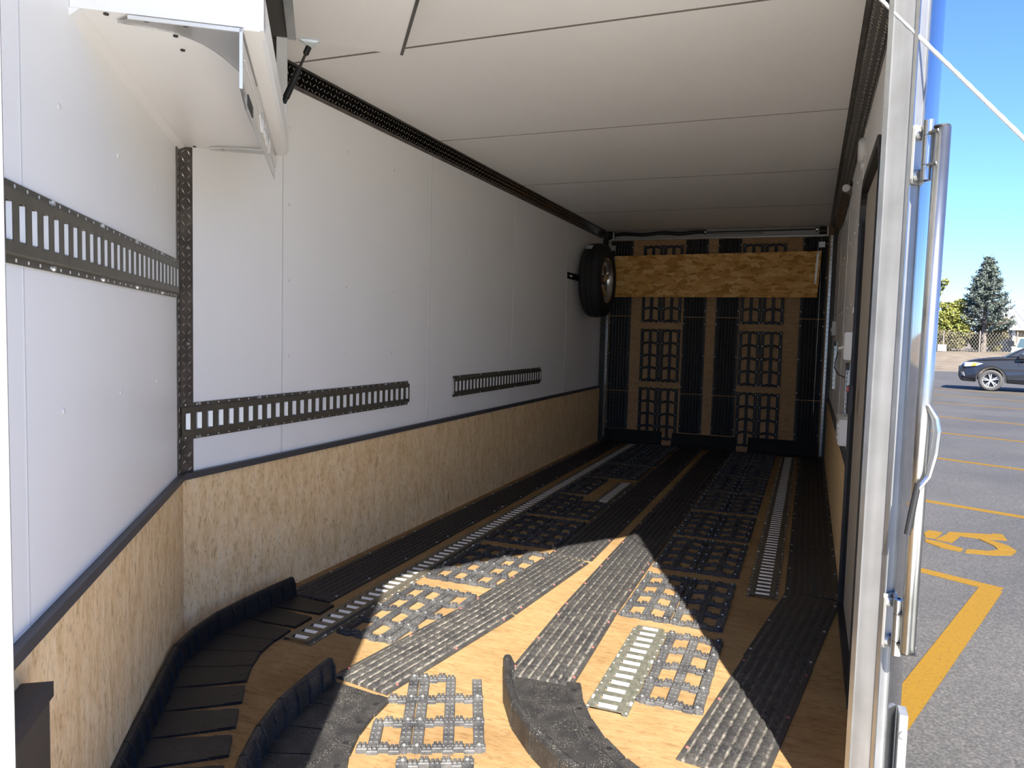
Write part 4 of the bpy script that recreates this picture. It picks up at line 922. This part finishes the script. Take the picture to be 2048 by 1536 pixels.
# front ramp lying open outside, unseen; pale deck added to bounce light indoors
e0, e1 = -0.06, 1.80; zA, zB = -0.012, GZ + 0.05; sl = (zB - zA) / (e1 - e0)
Xr = -JD; Yr = Vector((JM.x, JM.y, sl)).normalized(); Zr = Xr.cross(Yr); Zr = Zr if Zr.z > 0 else -Zr
orr = JR + JM * 0.075 + Vector((0, 0, zA))
rmp = struct('front_ramp', MB().obox(orr, (Xr, Yr, Zr), (0.02, 0.0, -0.035), (SP - 0.02, 1.75, 0.0)), RAMP_DECK)
obj('edge_rail', MB().obox(orr, (Xr, Yr, Zr), (0.0, 0.0, -0.04), (0.02, 1.75, 0.004)), ALU, rmp); obj('edge_rail', MB().obox(orr, (Xr, Yr, Zr), (SP - 0.02, 0.0, -0.04), (SP, 1.75, 0.004)), ALU, rmp)

# ------------------------------------------------------------------ car
CF = Vector((-0.98, 0.2, 0)).normalized(); CS = Vector((-0.2, -0.98, 0)).normalized()   # forward, towards camera
cpos = Vector((7.53, 26.76, GZ)) - CF * 1.345 - CS * 0.80
car = thing('parked_car', 'dark grey sport utility car parked on the asphalt at the right edge', 'car', mat4=frame(cpos, CF, -CS, UP))
WRX, WR, AR = 1.345, 0.352, 0.415
def arch(cx, r, zc, z0):
    a0 = math.asin(max(-1, (z0 - zc) / r)); return [(cx + r * math.cos(a), zc + r * math.sin(a)) for a in np.linspace(a0, PI - a0, 13)]
side = [(2.18, 0.30), (2.27, 0.42), (2.275, 0.62), (2.22, 0.80), (2.12, 0.93), (1.95, 1.00), (1.55, 1.08), (1.02, 1.135)]
bodyp = side + [(0.3, 1.14), (-0.8, 1.17), (-1.7, 1.20), (-2.12, 1.16), (-2.22, 0.85), (-2.24, 0.45), (-2.15, 0.30)]
bodyp += arch(-WRX, AR, WR + 0.01, 0.28)[::-1] + [(0.0, 0.24)] + arch(WRX, AR, WR + 0.01, 0.28)[::-1]
def carprism(poly, w, taper):
    n = len(poly); vs = []
    for s in (-1, 1):
        for x, z in poly: vs.append((x, s * w * taper(x, z), z))
    m = MB(); m.add(vs, [tuple(range(n)), tuple(range(n, 2 * n))[::-1]] + [(i, (i + 1) % n, n + (i + 1) % n, n + i) for i in range(n)]); return m
tp_ = lambda x, z: (1 - 0.16 * max(0, (x - 1.7) / 0.58) ** 2) * (1 - 0.10 * max(0, (z - 0.85) / 0.35)) * (1 - 0.05 * max(0, (0.45 - z) / 0.2))
body = obj('body', carprism(bodyp, 0.91, tp_), CARPAINT, car, local=True)
bv = body.modifiers.new('b', 'BEVEL'); bv.width = 0.05; bv.segments = 3; bv.limit_method = 'ANGLE'; bv.angle_limit = 0.6
cabp = [(1.02, 1.12), (0.55, 1.42), (0.10, 1.60), (-0.6, 1.67), (-1.4, 1.63), (-1.85, 1.50), (-2.1, 1.15), (-0.5, 1.12)]
cb = obj('cabin', carprism(cabp, 0.80, lambda x, z: 1 - 0.20 * max(0, (z - 1.12) / 0.55)), CARPAINT, car, local=True); bv = cb.modifiers.new('b', 'BEVEL'); bv.width = 0.06; bv.segments = 3
for s in (-1, 1):
    def gl(name, poly):
        m = MB(); n = len(poly); vs = []
        for off in (0.0, 0.012):
            for x, z in poly: vs.append((x, s * (0.80 * (1 - 0.20 * (z - 1.12) / 0.55) + off - 0.002), z))
        m.add(vs, [tuple(range(n)), tuple(range(n, 2 * n))] + [(i, (i + 1) % n, n + (i + 1) % n, n + i) for i in range(n)]); obj(name, m, CARGLASS, car, local=True)
    gl('side_window', [(0.62, 1.17), (0.40, 1.40), (0.02, 1.555), (-0.15, 1.56), (-0.15, 1.17)]); gl('side_window', [(-0.22, 1.17), (-0.22, 1.56), (-0.9, 1.58), (-1.0, 1.17)])
    mr_ = MB(); mr_.bbox((0.40, s * 0.90 - 0.10, 1.10), (0.62, s * 0.90 + 0.12, 1.24), 0.04); obj('wing_mirror', mr_, CARPAINT, car, local=True)
    hl = MB(); hl.add([(2.20, s * 0.70, 0.80), (2.10, s * 0.86, 0.78), (1.75, s * 0.917, 0.82), (1.58, s * 0.915, 0.90), (1.80, s * 0.905, 0.935), (2.10, s * 0.85, 0.93), (2.17, s * 0.70, 0.90)], [(0, 1, 5, 6), (1, 2, 4, 5), (2, 3, 4)])
    o = obj('headlamp', hl, LAMP, car, local=True); o.modifiers.new('s', 'SOLIDIFY').thickness = 0.03
    am = MB(); am.add([(1.93, s * 0.915, 0.80), (1.78, s * 0.925, 0.82), (1.74, s * 0.92, 0.90), (1.86, s * 0.915, 0.91)], [(0, 1, 2, 3)]); o = obj('indicator', am, AMBER, car, local=True); o.modifiers.new('s', 'SOLIDIFY').thickness = 0.02
    fg = MB(); fg.add([(2.16, s * 0.80, 0.50), (2.08, s * 0.865, 0.47), (2.12, s * 0.85, 0.60), (2.19, s * 0.79, 0.60)], [(0, 1, 2, 3)]); o = obj('fog_lamp', fg, ALLOY, car, local=True); o.modifiers.new('s', 'SOLIDIFY').thickness = 0.02
    for wx in (WRX, -WRX):
        fl2 = MB(); fl2.tube([(x, s * 0.905, z) for x, z in arch(wx, AR, WR + 0.01, 0.30)], 0.022, 6); obj('fender_flare', fl2, TYRE, car, local=True)
        tb = MB(); tb.lathe([(-0.11, 0.235), (-0.112, 0.30), (-0.09, WR - 0.01), (-0.05, WR), (0.05, WR), (0.09, WR - 0.01), (0.112, 0.30), (0.11, 0.235)], 'y', 40, (wx, s * 0.80, WR)); wt = obj('tyre', tb, TYRE_GREY, car, smooth=True, local=True)
        rm = MB(); rm.lathe([(0.10, 0.24), (0.105, 0.225), (0.06, 0.215), (-0.08, 0.215), (-0.08, 0.235)] if s > 0 else [(-0.10, 0.24), (-0.105, 0.225), (-0.06, 0.215), (0.08, 0.215), (0.08, 0.235)], 'y', 36, (wx, s * 0.80, WR)); obj('rim', rm, ALLOY, car, smooth=True, local=True)
        bd = MB(); bd.cyl((wx, s * 0.80 - s * 0.02, WR), (wx, s * 0.80 + s * 0.02, WR), 0.215, n=24); obj('brake_disc', bd, BLACK, car, local=True)
        sk_ = MB()
        for k in range(10):
            a = 2 * PI * (k // 2) / 5 + (0.16 if k % 2 else -0.16) + 0.2; d = Vector((math.cos(a), 0, math.sin(a))); q = Vector((-math.sin(a), 0, math.cos(a))); c0 = Vector((wx, s * 0.885, WR)); Y = Vector((0, s, 0))
            sk_.obox(c0, (d, q, Y), (0.03, -0.016, -0.03), (0.228, 0.016, 0.0))
        sk_.cyl((wx, s * 0.85, WR), (wx, s * 0.89, WR), 0.05, n=16); obj('wheel_spokes', sk_, ALLOY, car, local=True)
    dl = MB(); dl.box((0.60, s * 0.905 - 0.004, 0.40), (0.606, s * 0.905 + 0.006, 1.08)); obj('door_gap', dl, BLACK, car, local=True)
    dh = MB(); dh.box((-0.15, s * 0.915 - 0.01, 0.92), (0.06, s * 0.915 + 0.02, 0.95)); obj('door_handle', dh, CARPAINT, car, local=True)
gr = MB(); gr.box((2.20, -0.6, 0.45), (2.285, 0.6, 0.78)); obj('grille', gr, BLACK, car, local=True)
ws = MB(); ws.add([(0.98, -0.70, 1.15), (0.98, 0.70, 1.15), (0.16, 0.64, 1.60), (0.16, -0.64, 1.60)], [(0, 1, 2, 3)]); o = obj('windscreen', ws, CARGLASS, car, local=True); o.modifiers.new('s', 'SOLIDIFY').thickness = -0.03
# white pickup behind it
tpos = Vector((13.75, 48.6, -0.40))
TK = Vector((-0.30, -0.95, 0)).normalized(); trk = thing('pickup_truck', 'white pickup truck partly hidden behind the dark grey car', 'truck', mat4=frame(tpos, TK, UP.cross(TK), UP))
tpb = [(0.9, 0.45), (0.95, 1.0), (0.85, 1.28), (-0.3, 1.36), (-3.8, 1.36), (-3.9, 0.5)]
o = obj('body', carprism(tpb, 0.98, lambda x, z: 1 - 0.05 * max(0, z - 1)), CARWHITE, trk, local=True); bv = o.modifiers.new('b', 'BEVEL'); bv.width = 0.07; bv.segments = 2
o = obj('cab', carprism([(-0.25, 1.34), (-0.9, 1.92), (-2.2, 1.94), (-2.4, 1.34)], 0.92, lambda x, z: 1 - 0.2 * max(0, z - 1.34)), CARWHITE, trk, local=True); bv = o.modifiers.new('b', 'BEVEL'); bv.width = 0.06; bv.segments = 2
ws = MB(); ws.add([(-0.24, -0.80, 1.38), (-0.24, 0.80, 1.38), (-0.86, 0.72, 1.89), (-0.86, -0.72, 1.89)], [(0, 1, 2, 3)]); o = obj('windscreen', ws, CARGLASS, trk, local=True); o.modifiers.new('s', 'SOLIDIFY').thickness = -0.03
obj('grille', MB().box((0.86, -0.75, 0.85), (0.97, 0.75, 1.20)), LAMP, trk, local=True)
for s in (-1, 1):
    obj('wing_mirror', MB().bbox((-0.75, s * 1.15 - 0.16, 1.42), (-0.60, s * 1.15 + 0.16, 1.75), 0.04), BLACK, trk, local=True)
    obj('mirror_arm', MB().tube([(-0.65, s * 0.9, 1.45), (-0.67, s * 1.12, 1.50)], 0.03, 6), BLACK, trk, local=True)
    for wx in (0.0, -3.0): obj('tyre', MB().lathe([(-0.13, 0.22), (-0.13, 0.36), (-0.09, 0.41), (0.09, 0.41), (0.13, 0.36), (0.13, 0.22)], 'y', 24, (wx, s * 0.86, 0.41)), TYRE, trk, local=True)
# off-road buggy seen between frame and rod
bg = thing('off_road_buggy', 'white and black off-road buggy with knobbly tyre glimpsed beside the door frame', 'vehicle', mat4=frame((4.66, 23.6, GZ + 0.006), (0.2, -0.98, 0), (0.98, 0.2, 0), (0, 0, 1)))
for wx in (0.55, -1.35):
    for wy in (-0.36, 0.40):
        tb = MB(); tb.lathe([(-0.12, 0.18), (-0.125, 0.29), (-0.09, 0.335), (0.09, 0.335), (0.125, 0.29), (0.12, 0.18)], 'y', 26, (wx, wy, 0.335))
        for k in range(18):
            a = 2 * PI * k / 18; d = Vector((math.cos(a), 0, math.sin(a))); q = Vector((-math.sin(a), 0, math.cos(a)))
            tb.obox((wx, wy + (0.05 if k % 2 else -0.05), 0.335), (d, q, Vector((0, 1, 0))), (0.325, -0.03, -0.05), (0.358, 0.03, 0.05))
        obj('tyre', tb, TYRE_GREY, bg, local=True); obj('wheel_hub', MB().cyl((wx, wy - 0.08, 0.335), (wx, wy + 0.08, 0.335), 0.17, n=16), BLACK, bg, local=True)
obj('frame', MB().box((-1.6, -0.3, 0.35), (0.75, 0.3, 0.75)), BLACK, bg, local=True)
obj('fender', MB().bbox((0.15, -0.5, 0.80), (0.95, 0.5, 0.93), 0.05), CARWHITE, bg, local=True)
obj('hood', MB().bbox((-0.25, -0.42, 1.02), (0.7, 0.42, 1.22), 0.08), CARWHITE, bg, local=True)
obj('dash', MB().box((-0.3, -0.36, 0.9), (0.6, 0.36, 1.04)), BLACK, bg, local=True)
obj('marker_lamp', MB().box((0.76, -0.34, 0.72), (0.79, -0.22, 0.78)), AMBER, bg, local=True)
obj('seat', MB().bbox((-1.2, -0.35, 0.75), (-0.5, 0.35, 1.0), 0.06), BLACK, bg, local=True)

# ------------------------------------------------------------------ shed, fence, block
sh = thing('metal_shed', 'tan shed with white ribbed metal roof behind the pickup', 'shed', (21.0, 68.5, 0.4))
obj('walls', MB().box((16.1, 64.2, 0.2), (25, 73.4, 2.2)), SHEDWALL, sh)
rf = MB(); rf.add([(15.65, 63.6, 2.22), (25.5, 63.6, 2.22), (25.5, 68.8, 3.9), (15.65, 68.8, 3.9), (15.65, 74.0, 2.22), (25.5, 74.0, 2.22), (15.65, 63.6, 2.36), (25.5, 63.6, 2.36), (25.5, 68.8, 4.04), (15.65, 68.8, 4.04), (15.65, 74.0, 2.36), (25.5, 74.0, 2.36)],
                 [(0, 1, 2, 3), (3, 2, 5, 4), (6, 7, 8, 9), (9, 8, 11, 10), (0, 1, 7, 6), (0, 3, 9, 6), (3, 4, 10, 9), (1, 2, 8, 7), (2, 5, 11, 8), (4, 5, 11, 10)]); rfo = obj('roof', rf, CARWHITE, sh)
rb3 = MB()
for k in range(17):
    x = 15.8 + k * 0.6; rb3.add([(x, 63.6, 2.36), (x + 0.08, 63.6, 2.36), (x + 0.08, 68.8, 4.04), (x, 68.8, 4.04), (x, 63.6, 2.42), (x + 0.08, 63.6, 2.42), (x + 0.08, 68.8, 4.10), (x, 68.8, 4.10)], [(4, 5, 6, 7), (0, 1, 5, 4), (1, 2, 6, 5), (2, 3, 7, 6), (3, 0, 4, 7)])
obj('roof_ribs', rb3, CARWHITE, rfo)
sd = MB()
for k in range(14): sd.box((16.2 + k * 0.62, 64.16, 0.3), (16.25 + k * 0.62, 64.21, 2.2))
obj('siding_battens', sd, SHEDWALL, sh)
for x in (16.05,): obj('corner_post', MB().box((x - 0.05, 64.12, 0.3), (x + 0.12, 64.24, 2.25)), CARWHITE, sh)
sh.location = (21.95, 72.9, 0.48)
fe = thing('chain_link_fence', 'low chain link fence in front of the autumn brush', 'fence', (12.0, 63.6, 0.55))
wire = MB()
for k in range(61):
    x = 4.0 + k * 0.20; wire.cyl((x, 63.6, 0.55), (x + 0.9, 63.6, 2.0), 0.010, n=4, caps=False); wire.cyl((x + 0.9, 63.61, 0.55), (x, 63.61, 2.0), 0.010, n=4, caps=False)
obj('wire_mesh', wire, FENCE, fe)['kind'] = 'stuff'
for k in range(6): obj('fence_post', MB().cyl((4.2 + k * 2.4, 63.58, 0.45), (4.2 + k * 2.4, 63.58, 2.1), 0.045, n=8), BARE, fe)
tag(obj('concrete_block', MB().bbox((10.9, 62.6, 0.5), (11.5, 63.2, 1.02), 0.03), CONCRETE), 'pale concrete block at the foot of the fence near the rod', 'block')

# ------------------------------------------------------------------ trees
def leaves(pts, size, jit=0.5):
    n = len(pts); a = RNG.normal(size=(n, 3)); a /= np.linalg.norm(a, axis=1, keepdims=True); b = np.cross(a, RNG.normal(size=(n, 3))); b /= np.linalg.norm(b, axis=1, keepdims=True)
    s = size * (1 + jit * RNG.uniform(-1, 1, (n, 1)))
    v = np.stack([pts - a * s, pts + b * s * 0.55, pts + a * s, pts - b * s * 0.55], 1).reshape(-1, 3)
    return v, n
def leaf_obj(name, pts, size, mat, parent):
    v, n = leaves(np.asarray(pts) - np.array(parent_world(parent)), size)
    me = bpy.data.meshes.new(name); me.from_pydata(v.tolist(), [], [(4 * i, 4 * i + 1, 4 * i + 2, 4 * i + 3) for i in range(n)]); me.materials.append(mat)
    o = bpy.data.objects.new(name, me); COL.objects.link(o); o.parent = parent; o['kind'] = 'stuff'; return o
def spruce(base, h, r, label):
    t = thing('spruce_tree', label, 'tree', base); bx_, by_, bz_ = base
    obj('trunk', MB().tube([(bx_, by_, bz_ - 0.1), (bx_, by_, bz_ + h * 0.5), (bx_, by_, bz_ + h * 0.97)], [0.24, 0.13, 0.02], 8), BARK, t)
    pts = []; br_ = MB()
    for k in range(230):
        f = RNG.uniform(0, 1) ** 0.8; z = bz_ + h * (0.24 + 0.74 * f); ln = r * ((1 - f) ** 0.75 * 0.95 + 0.05) * RNG.uniform(0.75, 1.12); a = RNG.uniform(0, 2 * PI)
        d = np.array([math.cos(a), math.sin(a), 0]); end = np.array([bx_, by_, z]) + d * ln + np.array([0, 0, ln * 0.05])
        n = int(90 * (0.3 + ln / r)); u = RNG.uniform(0.1, 1, n) ** 0.7
        p = np.array([bx_, by_, z]) + d * (u * ln)[:, None] + np.stack([np.zeros(n), np.zeros(n), -0.35 * ln * np.sin(u * PI) * 0.6 + 0.12 * ln * u], 1)
        p += RNG.normal(size=(n, 3)) * np.array([0.11, 0.11, 0.075]) * (1.2 - 0.4 * u)[:, None]; pts.append(p)
        br_.cyl((bx_, by_, z), tuple(end), 0.03, 0.008, n=4, caps=False)
    obj('branches', br_, BARK, t)['kind'] = 'stuff'; leaf_obj('needles', np.concatenate(pts), 0.085, SPRUCE, t)
def blob_tree(name, label, base, h, blobs, mat, n, size, trunk=True, cat='tree', group=None):
    t = thing(name, label, cat, base, group); b = Vector(base)
    if trunk: obj('trunk', MB().tube([b - Vector((0, 0, 0.1)), b + Vector((0.05, 0, h * 0.4)), b + Vector((0, 0, h * 0.75))], [0.16, 0.10, 0.04], 7), BARK, t)
    tot = sum(q[3] ** 2 for q in blobs); P_ = []
    for x, y, z, r in blobs:
        m = int(n * r * r / tot); d = RNG.normal(size=(m, 3)); d /= np.linalg.norm(d, axis=1, keepdims=True); rad = r * RNG.uniform(0.45, 1.05, (m, 1)) ** 0.6
        P_.append(np.array([x, y, z]) + d * rad * np.array([1, 1, 0.75]))
        if trunk: pass
    leaf_obj('foliage', np.concatenate(P_), size, mat, t); return t
spruce((14.45, 65.8, 0.55), 7.45, 2.15, 'tall blue green spruce standing behind the gravel lot')
blobs = [(10.3, 67, 1.9 + 0.62 * k, 1.25 - 0.11 * k + 0.2 * math.sin(k * 2.1)) for k in range(9)] + [(11.35, 66.8, 5.6, 0.45), (11.0, 66.8, 5.1, 0.6), (11.7, 66.8, 6.0, 0.35), (11.2, 66.8, 6.9, 0.25), (11.0, 67, 4.2, 0.7)]
blob_tree('yellow_green_tree', 'bright yellow green tree showing behind the lock rod', (10.3, 67, 0.5), 6.5, blobs, YGREEN, 9000, 0.10)
blobs = [(12.3, 66.2, 3.3, 0.85), (12.9, 66.4, 4.2, 0.6), (11.6, 66.2, 3.0, 0.9), (12.7, 66.2, 2.2, 0.9), (12.0, 66.2, 4.0, 0.55), (11.2, 66.2, 2.2, 0.8), (13.2, 66.4, 3.0, 0.6)]
blob_tree('yellow_green_tree', 'lower yellow green tree left of the spruce', (12.2, 66.2, 0.5), 4.0, blobs, YGREEN, 8000, 0.10)
labs = ['tan autumn brush left of the lock rod', 'tan autumn brush right behind the lock rod', 'tan brush between the rod and the spruce trunk', 'tan brush right beside the spruce trunk', 'tan brush far behind the spruce, left of the shed']
for i, (x, y, w, hh) in enumerate(((8.6, 66, 1.4, 1.5), (11.6, 66.0, 1.2, 1.5), (12.9, 66.2, 1.1, 1.6), (15.3, 66.8, 1.1, 2.3), (13.4, 73.5, 1.0, 2.5))):
    bl = [(x + RNG.uniform(-w, w) * 0.7, y + RNG.uniform(-0.6, 0.6), 0.9 + RNG.uniform(0, hh), RNG.uniform(0.45, 0.8)) for _ in range(9)]
    blob_tree('brush', labs[i], (x, y, 0.5), 1.5, bl, BRUSHG, 3600, 0.09, False, 'bush', 'autumn brush along the fence')
bl = [(13.9 + RNG.uniform(-1.0, 1.2), 67.5, 0.9 + RNG.uniform(0, 0.9), 0.6) for _ in range(7)]
blob_tree('dark_bush', 'dark green bush at the foot of the spruce', (14, 67.5, 0.5), 1.2, bl, DGREEN, 3000, 0.10, False, 'bush')
for (x, y, lab, h) in ((17.6, 84, 'bare grey tree at the right edge behind the spruce', 6.0), (20.6, 86, 'second bare grey tree beyond the shed roof', 5.5)):
    t = thing('bare_tree', lab, 'tree', (x, y, 0.7)); tw = MB()
    def grow(p, d, ln, r, lv):
        q = p + d * ln; tw.cyl(p, q, r, r * 0.65, n=4, caps=False)
        if lv == 0: return
        for _ in range(4 if lv > 1 else 3):
            nd = (d + Vector(RNG.normal(size=3)) * 0.42 + Vector((0, 0, 0.12))).normalized(); grow(p + d * ln * RNG.uniform(0.5, 1), nd, ln * RNG.uniform(0.55, 0.75), r * 0.55, lv - 1)
    grow(Vector((x, y, 0.7)), Vector((0, 0, 1)), h * 0.36, 0.12, 5); obj('branches', tw, BARE, t)
for i, (x, y, mt_) in enumerate(((6.0, 72, BRUSHG), (1.5, 72, DGREEN), (-3.5, 71, BRUSHG), (23.5, 86, DGREEN), (28.5, 86, BRUSHG))):
    bl = [(x + RNG.uniform(-1.6, 1.6), y + RNG.uniform(-0.8, 0.8), 1.2 + RNG.uniform(0, 2.6), RNG.uniform(0.7, 1.2)) for _ in range(10)]
    blob_tree('far_bush', ['brown bush beyond the fence', 'dark bush beyond the fence', 'tan bush far beyond the fence', 'dark tree clump beyond the shed', 'brown tree clump beyond the shed'][i], (x, y, 0.5), 3, bl, mt_, 2500, 0.16, False, 'bush', 'background bushes')
